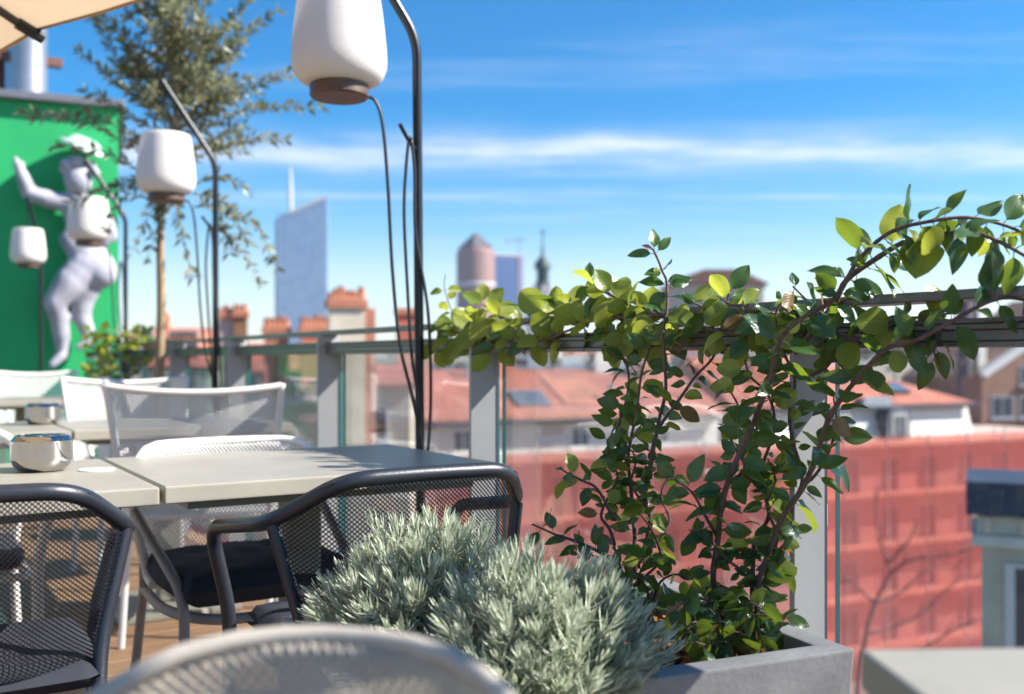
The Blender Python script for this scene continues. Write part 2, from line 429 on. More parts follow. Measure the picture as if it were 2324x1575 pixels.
# ------------------------------------------------------------------ glass railing
RAILX = 1.42
root = thing('glass_railing', 'grey steel and glass railing with dark handrail running beside the tables', 'railing', (RAILX, 1.25, 0))
off = root.location
Y0, Y1 = -1.2, 9.1
q = MB(); q.span((1.388, Y0, 1.084), (1.456, Y1, 1.100)); q.build('handrail', M_rail, root, off=off, bevel=0.003)
q = MB()
for (xa, xb, za, zb) in ((1.402, 1.553, 1.012, 1.020), (1.408, 1.547, 1.0205, 1.038), (1.400, 1.555, 1.0385, 1.047), (1.408, 1.547, 1.0475, 1.056)):
    q.span((xa, Y0, za), (xb, Y1, zb))
q.build('lower_rail', M_rail, root, off=off, bevel=0.0015, seg=1)
fin = MB(); fin.span((-0.047, -0.006, 0.0), (0.042, 0.006, 1.0835)); fin.span((-0.06, -0.05, 0.0), (0.05, 0.05, 0.008))
fin_me = fin.mesh('post', M_post, bevel=0.0015, seg=1)
pane = MB()
pane.v = []; 
def pane_mesh(length):
    q = MB(); x0, x1, z0, z1 = -0.0065, 0.0065, 0.07, 1.0118
    q.span((x0, 0, z0), (x1, length, z1))
    me = q.mesh('glass_panel', [M_glass, M_gedge])
    for p in me.polygons:
        if abs(p.normal.x) < 0.5: p.material_index = 1
    return me
pane_me = pane_mesh(1.17 - 0.034)
clip = MB(); clip.span((-0.022, -0.02, -0.022), (0.022, 0.02, 0.022)); clip_me = clip.mesh('glass_clamp', M_post, bevel=0.002, seg=1)
for k in range(-2, 7):
    y = 1.25 + 1.17 * k
    link('post', fin_me, root, (0, y - 1.25, 0))
    pn = link('glass_panel', pane_me, root, (0.055, y - 1.25 + 0.017, 0))
    for zz in (0.25, 0.8):
        link('glass_clamp', clip_me, pn, (-0.004, 0.022, zz - 0.1))

# ------------------------------------------------------------------ tables
def make_table(w=0.80, dep=0.67):
    root = thing('cafe_table', 'x', 'table', group='square cafe tables along the railing')
    q = MB(); q.span((-w / 2, -dep / 2, 0.704), (w / 2, dep / 2, 0.74)); q.build('tabletop', M_table, root, bevel=0.005, seg=3)
    q = MB(); q.span((-w / 2 + .06, -dep / 2 + .06, 0.682), (w / 2 - .06, dep / 2 - .06, 0.7035)); q.build('under_frame', M_tabledark, root, bevel=0.003)
    q = MB(); q.box((0, 0, 0.355), (0.085, 0.085, 0.654)); q.build('column', M_tabledark, root, bevel=0.008)
    q = MB(); q.span((-0.23, -0.23, 0.001), (0.23, 0.23, 0.026)); q.build('base_plate', M_table, root, bevel=0.006)
    return root
TAB = make_table()
def place(proto, flag, loc, rz, label):
    if not flag[0]:
        flag[0] = True; proto.location = loc; proto.rotation_euler = (0, 0, rz); proto['label'] = label; return proto
    return copy_tree(proto, loc, rz, label)
tf = [False]
Yt = 2.375
place(TAB, tf, (0.862, Yt, 0), 0, 'grey beige cafe table with leafy shadow, nearest behind the dark chairs, against the railing')
place(TAB, tf, (0.052, Yt - 0.004, 0), 0, 'grey beige cafe table holding the nearest chrome ashtray and a coaster')
place(TAB, tf, (0.95, 4.13, 0), 0, 'cafe table in the second row beside the railing, behind the white mesh chair')
place(TAB, tf, (0.14, 4.13, 0), R(0.6), 'cafe table in the second row carrying the farther chrome ashtray')
place(TAB, tf, (0.72, 7.05, 0), 0, 'blurred cafe table in the third row towards the green wall')
tcn_ = P(1950, 1472, 0.87)
# near table at lower right, turned a little
rz = -YAW + R(2.0)
tt = place(TAB, tf, (0, 0, 0), rz, 'out of focus table corner in the foreground at lower right')
loc = Matrix.Rotation(rz, 3, 'Z') @ Vector((0.40, -0.335, 0))
tt.location = (tcn_.x + loc.x, tcn_.y + loc.y, 0)

# ------------------------------------------------------------------ chairs
def interp(tab, t):
    for i in range(len(tab) - 1):
        a, b = tab[i], tab[i + 1]
        if t <= b[0] or i == len(tab) - 2:
            k = min(1, max(0, (t - a[0]) / (b[0] - a[0])))
            return [x + (y - x) * k for x, y in zip(a[1:], b[1:])]

def profile_arc(prof, n=160):
    pts = [p for p in spline([Vector((0, y, z)) for y, z in prof], 14)]
    acc = [0]
    for i in range(1, len(pts)): acc.append(acc[-1] + (pts[i] - pts[i - 1]).length)
    return pts, acc
def along(pts, acc, s):
    s = min(max(s, 0), acc[-1])
    lo, hi = 0, len(acc) - 1
    while hi - lo > 1:
        m = (lo + hi) // 2
        if acc[m] <= s: lo = m
        else: hi = m
    k = (s - acc[lo]) / max(1e-9, acc[hi] - acc[lo])
    return pts[lo].lerp(pts[hi], k)

def expanded(S, hw, L, pitch, per, wid, tilt, t0=0.0):
    """expanded-metal sheet: wavy flat strands bonded to their neighbours. S(x, s) -> point, hw(s) -> half width"""
    q = MB(); rows = int((L - t0) / pitch)
    for j in range(rows + 1):
        s = t0 + j * pitch
        w = hw(s)
        if w < 0.02: continue
        xs = []
        k0 = int(math.floor(-w / (per / 2)))
        for k in range(k0, -k0 + 1):
            sg = 1 if (k + j) % 2 == 0 else -1
            c = k * per / 2
            xs += [(c - per * 0.085, sg), (c + per * 0.085, sg)]
        pts = [(max(-w, min(w, x)), sg) for x, sg in xs]
        vs = []
        for x, sg in pts:
            ss = s + sg * pitch * 0.46
            p = S(x, ss); e = 0.004
            tx = (S(x + e, ss) - S(x - e, ss)).normalized(); ts = (S(x, ss + e) - S(x, ss - e))
            if ts.length < 1e-9: ts = Vector((0, 0, -1))
            ts.normalize(); nn = tx.cross(ts).normalized()
            wv = (ts * math.cos(tilt) + nn * math.sin(tilt)) * wid / 2
            vs += [p - wv, p + wv]
        n = len(pts)
        fs = [(2 * i, 2 * i + 2, 2 * i + 3, 2 * i + 1) for i in range(n - 1) if abs(pts[i][0] - pts[i + 1][0]) > 1e-6]
        q.add(vs, fs)
    return q

def cushion(w, dep, th, z, y0, seed):
    """soft tufted seat pad"""
    n, m = 26, 26; q = MB(); r = random.Random(seed)
    tuft = [(a, b) for a in (-0.45, 0.45) for b in (-0.45, 0.45)] + [(0, 0)]
    def height(u, v):
        e = max(abs(u), abs(v)); rim = (1 - min(1, e) ** 6) ** 0.5
        dip = sum(math.exp(-((u - a) ** 2 + (v - b) ** 2) * 26) for a, b in tuft)
        nv = mnoise.noise(Vector((u * 2.3 + seed, v * 2.3, seed * 0.7)))
        nr = abs(mnoise.noise(Vector((u * 7 + seed, v * 3.0, 3.1))))
        return rim * (1 - 0.38 * dip * 0.8) + 0.12 * nv * rim - 0.16 * nr * rim
    top = []; bot = []
    for i in range(n + 1):
        for j in range(m + 1):
            u, v = -1 + 2 * i / n, -1 + 2 * j / m
            cx = u * math.sqrt(max(0, 1 - 0.12 * v * v)); cy = v * math.sqrt(max(0, 1 - 0.12 * u * u))
            x, y = cx * w / 2, y0 + dep / 2 + cy * dep / 2
            top.append((x, y, z + th * 0.5 + th * 0.5 * height(u, v)))
            bot.append((x, y, z + th * 0.5 - th * 0.5 * (1 - max(abs(u), abs(v)) ** 8) ** 0.5))
    N = len(top); q.v = top + bot
    for i in range(n):
        for j in range(m):
            a = i * (m + 1) + j; b = a + m + 1
            q.f.append((a, b, b + 1, a + 1)); q.f.append((N + a, N + a + 1, N + b + 1, N + b))
    q.m = [0] * len(q.f)
    return q

# --- armchair of tube and expanded metal
PROF = [(0.0, 0.785), (-0.012, 0.68), (-0.006, 0.58), (0.022, 0.50), (0.075, 0.452), (0.18, 0.435), (0.42, 0.445)]
pp, pa = profile_arc(PROF)
L1 = pa[-1]
def zt(s): return along(pp, pa, s)
HW1 = [(0.0, 0.183, 0.0), (0.03, 0.215, 0.045), (0.075, 0.252, 0.115), (0.10, 0.254, 0.118), (0.28, 0.213, 0.085), (0.36, 0.203, 0.035), (0.42, 0.205, 0.0), (1.0, 0.218, 0.0)]
def hw1(s): return interp(HW1, s)[0]
def S1(x, s):
    p = zt(s); w, e = interp(HW1, max(0, s))
    k = min(1.15, abs(x) / w)
    return Vector((x, p.y + e * k ** 2.6, p.z + (0.010 * k ** 6 if s > 0.4 else 0)))

def make_armchair(mm, mf, group, cat_label, seatpad):
    root = thing('mesh_armchair', cat_label, 'chair', group=group)
    sh = expanded(S1, hw1, L1, 0.0042, 0.0086, 0.0029, 0.38, 0.008)
    sh.build('mesh_shell', mm, root)
    # one tube makes the back rim and both arms and runs down as the front legs
    half = [(0.0, 0.0, 0.787), (0.165, 0.0, 0.785), (0.262, 0.118, 0.702), (0.282, 0.42, 0.655), (0.238, 0.435, 0.47), (0.240, 0.445, 0.0)]
    line = [(-x, y, z) for x, y, z in reversed(half)] + half[1:]
    q = MB(); q.tube(rounded(line, 0.055, 7), 0.0145, 14); q.build('frame_tube', mf, root, smooth='auto')
    for sx in (-1, 1):
        q = MB(); q.tube(rounded([(sx * .256, .114, .700), (sx * .212, .082, .52), (sx * .204, .05, .42), (sx * .232, -.03, 0)], 0.06, 5), 0.0125, 12)
        q.build('rear_leg', mf, root, smooth='auto')
    q = MB()
    q.tube(rounded([(-.204, .05, .424), (-.228, .40, .428), (0, .43, .430), (.228, .40, .428), (.204, .05, .424)], 0.05, 5), 0.011, 10)
    q.tube([(-.204, .055, .422), (.204, .055, .422)], 0.010, 10)
    q.build('seat_frame', mf, root, smooth='auto')
    if seatpad:
        cushion(0.44, 0.40, 0.055, 0.444, 0.03, 3).build('cushion', M_cushion, root, smooth=True)
    return root

DK = make_armchair(M_darkmesh, M_dark, 'charcoal mesh armchairs at the near table', 'charcoal mesh armchair pulled up between the planter and the table', True)
DK.location = (0.83, 1.605, 0)
DK2 = copy_tree(DK, (0.085, 1.715, 0), R(-3), 'charcoal mesh armchair at lower left with its back to the viewer')
WA = make_armchair(mat('white_expanded_metal', (0.60, 0.58, 0.55), 0.5), M_white, 'white armchairs facing the viewer', 'white tube armchair at left edge behind the near ashtray', True)
WA.location = (0.10, 3.27, 0); WA.rotation_euler = (0, 0, R(178))

# --- tub chair whose rim is rolled sheet (no separate arms)
PROF3 = [(0.0, 0.775), (-0.02, 0.66), (-0.012, 0.54), (0.015, 0.455), (0.08, 0.412), (0.2, 0.400), (0.43, 0.415)]
p3, a3 = profile_arc(PROF3)
L3 = a3[-1]
HW3 = [(0.0, 0.165, 0.030), (0.02, 0.215, 0.070), (0.05, 0.245, 0.105), (0.10, 0.258, 0.125), (0.20, 0.250, 0.115), (0.30, 0.225, 0.08), (0.37, 0.212, 0.03), (0.44, 0.212, 0.0), (1.0, 0.225, 0.0)]
HWF = [(0.0, 0.03, 0.0), (0.008, 0.085, 0.012), (0.022, 0.135, 0.035), (0.05, 0.185, 0.075), (0.10, 0.228, 0.115), (0.20, 0.246, 0.12), (0.30, 0.228, 0.08), (0.37, 0.212, 0.03), (0.44, 0.212, 0.0), (1.0, 0.225, 0.0)]
def make_tub(mm, mf, ml, label, group, HW=HW3, sw=0.0050, rimr=0.0125):
    def hwF(s): return interp(HW, s)[0]
    def SF(x, s):
        p = along(p3, a3, s); w, e = interp(HW, max(0, s))
        k = min(1.15, abs(x) / w); roll = max(0, 1 - s / 0.03)
        return Vector((x, p.y + e * k ** 2.2 - 0.018 * roll ** 2, p.z - 0.012 * roll ** 2 + (0.012 * k ** 6 if s > 0.42 else 0)))
    root = thing('mesh_tub_chair', label, 'chair', group=group)
    sh = expanded(SF, hwF, L3, 0.0064, 0.0108, sw, 0.22, 0.004); sh.build('mesh_shell', mm, root)
    rim = []
    for s in [0.46, 0.37, 0.30, 0.20, 0.14, 0.10, 0.07, 0.05, 0.03, 0.02, 0.010, 0.004]:
        w = hwF(s); p = SF(w, s); rim.append((p.x, p.y, p.z))
    for x in (hwF(0) * .8, hwF(0) * .4): p = SF(x, 0.002); rim.append((p.x, p.y, p.z))
    line = rim + [(0, *SF(0, 0.002)[1:])] + [(-x, y, z) for x, y, z in reversed(rim)]
    q = MB(); q.tube(line, rimr, 12); q.build('rolled_rim', mf, root, smooth='auto')
    for sx in (-1, 1):
        q = MB(); q.tube(rounded([(sx * .252, .11, .60), (sx * .222, .40, .46), (sx * .215, .42, .40), (sx * .222, .43, 0)], 0.06, 6), 0.0125, 12); q.build('leg', ml, root, smooth='auto')
        q = MB(); q.tube(rounded([(sx * .222, .075, .46), (sx * .215, .05, .40), (sx * .235, -.03, 0)], 0.05, 5), 0.0125, 12); q.build('leg', ml, root, smooth='auto')
    q = MB(); q.tube(spline([(-.215, .05, .388), (-.218, .28, .382), (-.15, .425, .380), (0, .448, .378), (.15, .425, .380), (.218, .28, .382), (.215, .05, .388)], 6), 0.013, 10); q.build('seat_frame', ml, root, smooth='auto')
    cushion(0.46, 0.44, 0.095, 0.406, 0.03, 8).build('cushion', M_cushion, root, smooth=True)
    return root
TUB = make_tub(mat('white_sheet_mesh', (0.80, 0.78, 0.75), 0.5, transl=0.2), M_white, M_taupe, 'white mesh tub chair with navy cushion on the far side of the near table', 'tub chairs of perforated sheet')
TUB.location = (0.78, 2.79, 0); TUB.rotation_euler = (0, 0, R(182))
FG = make_tub(mat('sand_sheet_mesh', (0.56, 0.50, 0.41), 0.6, transl=0.3), M_sand, M_taupe, 'big out of focus sand coloured tub chair in the foreground', 'tub chairs of perforated sheet', HWF, 0.0085, 0.0075)
fp = cw(-0.128, 0.75, 0)
FG.location = (fp.x, fp.y, 0); FG.rotation_euler = (0, 0, R(180) - YAW + R(-14)); FG.scale = (0.92, 1, 1.022)

# --- tall side chair with woven back
def make_tall(label, group):
    root = thing('woven_back_chair', label, 'chair', group=group)
    ztop = 0.90
    def halfw(z): return 0.245 + (z - 0.45) / 0.45 * 0.045
    def yb(x, z): return -(z - 0.45) * 0.22 + 0.05 * (1 - (x / 0.29) ** 2) * -0.6
    def top(x): return ztop - 0.022 * (1 - (x / 0.29) ** 2)
    q = MB(); n = 40
    wv = 0.0046; sp = 0.0102
    xs = [i * sp for i in range(-28, 29)]
    for i, x in enumerate(xs):                      # warp
        zz = [0.47 + (top(x) - 0.47) * k / 18 for k in range(19)]
        zz = [z for z in zz if abs(x) <= halfw(z) - 0.006]
        if len(zz) < 2: continue
        vs = []
        for z in zz: vs += [(x - wv / 2, yb(x, z), z), (x + wv / 2, yb(x, z), z)]
        q.add(vs, [(2 * k, 2 * k + 1, 2 * k + 3, 2 * k + 2) for k in range(len(zz) - 1)])
    z = 0.475
    while z < ztop - 0.02:                          # weft
        h = halfw(z); vs = []
        for k in range(21):
            x = -h + 2 * h * k / 20; vs += [(x, yb(x, z) - 0.0006, z - wv / 2), (x, yb(x, z) - 0.0006, z + wv / 2)]
        q.add(vs, [(2 * k, 2 * k + 1, 2 * k + 3, 2 * k + 2) for k in range(20)])
        z += sp
    q.build('woven_back', M_weave, root)
    q = MB(); q.tube([(x, yb(x, top(x)), top(x)) for x in [-0.29 + 0.58 * k / 16 for k in range(17)]], 0.0125, 12); q.build('top_rail', M_white, root, smooth='auto')
    for sx in (-1, 1):
        q = MB(); q.tube(rounded([(sx * .291, yb(.29, .905), .906), (sx * .247, yb(.29, .46), .46), (sx * .235, -.01, .40), (sx * .25, -.06, 0)], 0.05, 5), 0.0125, 12); q.build('leg', M_white, root, smooth='auto')
        q = MB(); q.tube(rounded([(sx * .235, .40, .435), (sx * .245, .42, 0)], 0.02), 0.0125, 12); q.build('leg', M_white, root, smooth='auto')
        q = MB(); q.tube(rounded([(sx * .270, yb(.27, .66), .66), (sx * .285, .36, .655), (sx * .245, .41, .43)], 0.05, 5), 0.011, 10); q.build('arm', M_white, root, smooth='auto')
    q = MB(); q.span((-.235, 0.0, .440), (.235, .42, .446)); q.build('seat', M_weave, root)
    q = MB(); q.tube(rounded([(-.238, 0, .438), (-.238, .42, .438), (.238, .42, .438), (.238, 0, .438), (-.237, 0, .438)], 0.03), 0.011, 10); q.build('seat_frame', M_white, root, smooth='auto')
    return root
M_weave = mat('white_woven_textile', (0.66, 0.64, 0.62), 0.7, transl=0.2)
TG = 'white woven chairs at the second and third row'
TALL = make_tall('white woven back chair standing right behind the near table', TG)
def chair_px(px, d): v = cw((px - 1161.5) / FPX * d, d, 0); return (v.x, v.y, 0)
TALL.location = chair_px(452, 3.52); TALL.rotation_euler = (0, 0, -YAW + R(10))
copy_tree(TALL, chair_px(300, 4.75), R(184), 'white woven chair half hidden behind the second row table')
copy_tree(TALL, chair_px(88, 7.45), R(186), 'farthest white woven chair, at left in front of the green wall')

# ------------------------------------------------------------------ things on the tables
def make_ashtray(loc, label):
    root = thing('ashtray', label, 'ashtray', loc, group='chrome ashtrays on tables')
    q = MB(); q.lathe([(0.040, 0.0), (0.050, 0.003), (0.060, 0.014), (0.0645, 0.026), (0.065, 0.028), (0.065, 0.068), (0.0655, 0.0695), (0.0640, 0.0705), (0.0640, 0.067), (0.055, 0.05), (0.0, 0.045)], n=48); q.build('bowl', M_chrome, root, smooth='auto')
    q = MB(); q.lathe([(0.0635, 0.0708), (0.058, 0.079), (0.052, 0.081), (0.040, 0.078), (0.034, 0.0745), (0.028, 0.0775), (0.012, 0.080), (0.0, 0.080)], n=48); q.build('lid', M_chrome, root, smooth='auto')
    return root
a1 = P(95, 1068, 2.258); make_ashtray((a1.x, a1.y, 0.7402), 'chrome lidded ashtray on the nearest left table')
a2 = P(98, 961, 3.86); make_ashtray((a2.x, a2.y, 0.7402), 'blurred chrome ashtray on the second row table')
c1 = P(220, 1067, 2.268)
root = thing('coaster', 'round white paper coaster lying beside the near ashtray', 'coaster', (c1.x, c1.y, 0.7402))
q = MB(); q.lathe([(0.038, 0), (0.0385, 0.001), (0.038, 0.0022), (0.0, 0.0022)], n=40); q.build('disc', M_coaster, root)
q = MB(); q.lathe([(0.022, 0.0026), (0.030, 0.0026)], n=40); q.f = q.f[:-2]; q.m = q.m[:-2]; q.build('printed_ring', M_coastermark, root)

# ------------------------------------------------------------------ lanterns on bent poles
GL = [(0.070, 0.036), (0.092, 0.038), (0.112, 0.046), (0.126, 0.062), (0.134, 0.085), (0.1355, 0.11), (0.133, 0.15), (0.128, 0.20), (0.122, 0.25), (0.116, 0.285), (0.113, 0.305), (0.109, 0.316), (0.104, 0.318), (0.101, 0.312), (0.108, 0.29), (0.118, 0.22), (0.128, 0.12), (0.118, 0.07), (0.09, 0.048), (0.0, 0.044)]
def make_lantern(label, x, y, ang, reach=0.25, lean=0.0, cable=None, peg=True, scale=1.0):
    root = thing('hanging_lantern', label, 'lantern', (x, y, 0), ang, 'white lanterns on black bent poles')
    # local -x is the side the arm reaches to
    q = MB(); top = (-reach - 0.02, 0, 2.31)
    q.tube(rounded([(0, 0, 0.012), (lean, 0, 1.94), (top[0] + lean, 0, top[2])], 0.06, 8), 0.0140, 14); q.build('pole', M_pole, root, smooth='auto')
    q = MB(); q.lathe([(0.11, 0), (0.11, 0.010), (0.02, 0.013), (0.018, 0.05), (0.0, 0.05)], n=28); q.build('foot_plate', M_pole, root, smooth='auto')
    gx = -reach + lean; gz = 1.738
    q = MB(); q.lathe(GL, (gx, 0, gz), n=40); gl = q.build('shade', M_lamp, root, smooth=True)
    q = MB(); q.lathe([(0.0, 0.0), (0.078, 0.0), (0.0835, 0.005), (0.0835, 0.034), (0.080, 0.0365), (0.0, 0.0365)], (gx, 0, gz - 0.001), n=32); q.build('wooden_foot', M_walnut, root, smooth='auto')
    q = MB(); hl = [(gx - 0.10, 0, gz + 0.314), (gx - 0.075, 0, gz + 0.45), (gx - 0.005, 0, 2.312), (gx + 0.075, 0, gz + 0.45), (gx + 0.10, 0, gz + 0.314)]
    q = MB(); q.tube([(gx - 0.004, 0, 2.300), (gx - 0.004, 0, gz + 0.32)], 0.004, 8); q.tube([(gx - 0.10, 0, gz + 0.315), (gx + 0.10, 0, gz + 0.315)], 0.004, 8)
    q.build('hanger', M_pole, root, smooth='auto')
    if peg:
        q = MB(); q.tube([(lean * .8, 0, 1.602), (lean - 0.038, -0.02, 1.640), (lean - 0.066, -0.038, 1.672)], 0.0062, 10); q.build('cable_peg', M_pole, root, smooth='auto')
    if cable:
        q = MB(); q.tube(spline(cable(gx, gz, lean), 8), 0.0052, 8); q.build('cable', M_cable, root, smooth=True)
        l0 = lean
        lp = [(l0 - .030, -.018, 1.645), (l0 - .040, -.020, 1.56), (l0 - .046, -.018, 1.42), (l0 - .034, -.014, 1.20), (l0 - .022, -.018, 1.0), (-.015, -.02, .86), (-.012, -.022, .76), (0.004, -.026, .70), (.018, -.02, .80), (.022, -.016, .95), (.010, -.02, 1.15), (l0 - .010, -.018, 1.36), (l0 - .014, -.020, 1.54), (l0 - .026, -.022, 1.640)]
        q = MB(); q.tube(spline(lp, 6), 0.0050, 8); q.build('cable_loop', M_cable, root, smooth=True)
    return root
def cable_a(gx, gz, lean):
    return [(gx + 0.078, -0.01, gz + 0.012), (gx + 0.105, -0.012, gz - 0.002), (gx + 0.125, -0.015, gz - 0.07), (gx + 0.14, -0.018, gz - 0.25), (gx + 0.152, -0.02, gz - 0.48), (gx + 0.175, -0.02, gz - 0.70), (gx + 0.215, -0.02, gz - 0.86), (gx + .237, -0.02, gz - 0.99), (-0.004, -0.02, gz - 1.2)]
P1 = cw((957 - 1161.5) / FPX * 2.95, 2.95, 0)
make_lantern('large white lantern on a black pole at the top of the picture', P1.x, P1.y, R(-6), 0.235, -0.016, cable_a)
P2 = cw((489 - 1161.5) / FPX * 4.80, 4.80, 0)
make_lantern('middle white lantern hanging in front of the olive tree', P2.x, P2.y, R(-10), 0.225, 0.0, cable_a)
P3 = cw((285 - 1161.5) / FPX * 6.65, 6.65, 0)
make_lantern('white lantern hanging in front of the grey wall figure', P3.x, P3.y, R(-10), 0.225, 0.0, cable_a, False)
P4 = cw((93 - 1161.5) / FPX * 8.35, 8.35, 0)
make_lantern('smallest white lantern, farthest left against the green wall', P4.x, P4.y, R(58 + 0), 0.22, 0.0, None, False)
make_lantern('lantern pole just beyond the right edge, casting a shadow on the foreground chair', 1.325, -0.06, R(-6), 0.235, 0.0, None)

# ------------------------------------------------------------------ parasol
V0 = cw(-1.425, 3.0, 1.985)
eu = (cw(0.78, -0.62, 0)).normalized(); en = cw(-0.62, -0.78, 0).normalized()
pc = V0 + en * 1.5
root = thing('parasol', 'beige canvas parasol reaching in at the top left corner', 'parasol', (pc.x, pc.y, 0))
off = Vector((pc.x, pc.y, 0))
apex = Vector((pc.x, pc.y, 2.62))
rim = []
for (a, b) in ((1, 0), (1, 1), (0, 1), (-1, 1), (-1, 0), (-1, -1), (0, -1), (1, -1)):
    p = Vector((pc.x, pc.y, 1.985)) - en * 1.5 * a + eu * 1.5 * b
    if a and b: p.z -= 0.05
    rim.append(p)
for i in range(8):
    a, b = rim[i], rim[(i + 1) % 8]
    q = MB(); n = 8
    grid = []
    for u in range(n + 1):
        for v in range(n + 1):
            t, w = u / n, v / n
            p = apex.lerp(a.lerp(b, w), t); p.z -= 0.035 * math.sin(math.pi * w) * t * (0.5 + 0.5 * t) * 0.6
            grid.append(p)
    fs = [(u * (n + 1) + v, u * (n + 1) + v + 1, (u + 1) * (n + 1) + v + 1, (u + 1) * (n + 1) + v) for u in range(n) for v in range(n)]
    q.add(grid, fs)
    q.build('canopy_panel', M_canvas, root, smooth=True, off=off)
    q = MB(); q.tube([a + Vector((0, 0, .004)), a.lerp(b, .25) - Vector((0, 0, .012)), a.lerp(b, .5) - Vector((0, 0, .016)), a.lerp(b, .75) - Vector((0, 0, .012)), b + Vector((0, 0, .004))], 0.006, 8); q.build('hem', M_canvas, root, smooth=True, off=off)
    q = MB(); q.tube([apex - Vector((0, 0, 0.03)), a - Vector((0, 0, 0.022))], 0.013, 8); rb = q.build('rib', M_rib, root, smooth='auto', off=off)
    dr = (a - apex).normalized()
    q = MB(); q.tube([a - dr * 0.07 - Vector((0, 0, .024)), a + dr * 0.012 - Vector((0, 0, .018))], 0.019, 8); q.build('rib_end_cap', M_cable, rb, smooth='auto', off=off)
q = MB(); q.tube([(pc.x, pc.y, 0.05), (pc.x, pc.y, 2.68)], 0.027, 14); q.build('mast', M_rib, root, smooth='auto', off=off)
q = MB(); q.box((pc.x, pc.y, 0.035), (0.6, 0.6, 0.07)); q.build('base_block', M_concrete, root, off=off, bevel=0.01)

# ------------------------------------------------------------------ planter
PA = -YAW + R(23.3)
fr = cw(0.55, 1.596, 0)
planter = thing('planter_box', 'grey concrete planter box with bark mulch below the climbing vines', 'planter', (fr.x, fr.y, 0), PA)
PR = Matrix.Rotation(PA, 3, 'Z')
def pl(x, y, z): v = PR @ Vector((x, y, 0)); return Vector((fr.x + v.x, fr.y + v.y, z))
PW, PD, PH, TH = 0.81, 0.57, 0.528, 0.046
def shell(x0, x1, y0, y1, th, z0, z1, zi):
    q = MB()
    o = [(x0, y0), (x1, y0), (x1, y1), (x0, y1)]; i = [(x0 + th, y0 + th), (x1 - th, y0 + th), (x1 - th, y1 - th), (x0 + th, y1 - th)]
    tb = 0.03
    ob = [(x0 + tb, y0 + tb), (x1 - tb, y0 + tb), (x1 - tb, y1 - tb), (x0 + tb, y1 - tb)]
    q.v = [(x, y, z0) for x, y in ob] + [(x, y, z1) for x, y in o] + [(x, y, z1) for x, y in i] + [(x, y, zi) for x, y in i]
    for k in range(4):
        n = (k + 1) % 4
        q.f += [(k, n, 4 + n, 4 + k), (4 + k, 4 + n, 8 + n, 8 + k), (8 + k, 8 + n, 12 + n, 12 + k)]
    q.f += [(3, 2, 1, 0), (12, 13, 14, 15)]
    q.m = [0] * len(q.f)
    return q
shell(-PW, 0, 0, PD, TH, 0.0, PH, 0.40).build('box', M_concrete, planter, bevel=0.004, seg=2)
q = MB(); n = 30
for i in range(n + 1):
    for j in range(n + 1):
        x = -PW + TH + (PW - 2 * TH) * i / n; y = TH + (PD - 2 * TH) * j / n
        q.v.append((x, y, 0.462 + 0.012 * mnoise.noise(Vector((x * 9, y * 9, 1))) + 0.004 * mnoise.noise(Vector((x * 40, y * 40, 2)))))
q.f = [(i * (n + 1) + j, (i + 1) * (n + 1) + j, (i + 1) * (n + 1) + j + 1, i * (n + 1) + j + 1) for i in range(n) for j in range(n)]; q.m = [0] * len(q.f)
q.build('soil', M_soil, planter, smooth=True)
q = MB()
for k in range(520):
    x = -0.36 + 0.30 * rng.random() if rng.random() < .75 else -PW + .06 + (PW - .12) * rng.random()
    y = TH + .01 + (PD - 2 * TH - .02) * (rng.random() ** 1.4)
    if x > -TH - .005: x = -TH - .01
    rot = Matrix.Rotation(rng.uniform(0, 6.28), 3, 'Z') @ Matrix.Rotation(rng.uniform(-.6, .6), 3, 'X') @ Matrix.Rotation(rng.uniform(-.5, .5), 3, 'Y')
    q.box((x, y, 0.472 + rng.random() * 0.018), (rng.uniform(.012, .034), rng.uniform(.006, .014), rng.uniform(.002, .005)), rot)
tag(q.build('bark_mulch', M_chip, planter), kind='stuff')

# ------------------------------------------------------------------ lavender
def sprig_mesh(seed):
    r = random.Random(seed); q = MB()
    H = r.uniform(0.060, 0.085)
    q.tube([(0, 0, -0.03), (0.002, 0.001, H * .5), (0.0, 0.0, H * .95)], [0.0014, 0.0012, 0.0007], 4, False)
    n = 34
    for i in range(n):
        f = i / n
        z = H * (0.02 + 0.93 * f); a = i * 2.4 + r.uniform(-.4, .4)
        lean = R(74 - 58 * f + r.uniform(-14, 14)); ln = r.uniform(0.028, 0.043) * (0.72 + 0.45 * math.sin(math.pi * min(1, f * 1.05)))
        wd = r.uniform(0.0030, 0.0042)
        ca, sa = math.cos(a), math.sin(a)
        pts = []; x, zz = 0.0, z; ang = lean
        for s in range(5):
            pts.append((x, zz)); x += math.sin(ang) * ln / 4; zz += math.cos(ang) * ln / 4; ang -= r.uniform(0.02, 0.20)
        ws = [0.55, 0.95, 1.0, 0.8, 0.18]; vs = []
        for (x, zz), w in zip(pts, ws):
            h = wd / 2 * w
            for sd, dz in ((-1, 0.0007), (0, 0.0), (1, 0.0007)):
                vs.append((x * ca - sd * h * sa, x * sa + sd * h * ca, zz + dz))
        fs = []
        for s in range(4):
            for c in range(2): b = s * 3 + c; fs.append((b, b + 1, b + 4, b + 3))
        q.add(vs, fs)
    return q.mesh('sprig', M_lav, smooth=True)
SPR = [sprig_mesh(50 + k) for k in range(7)]
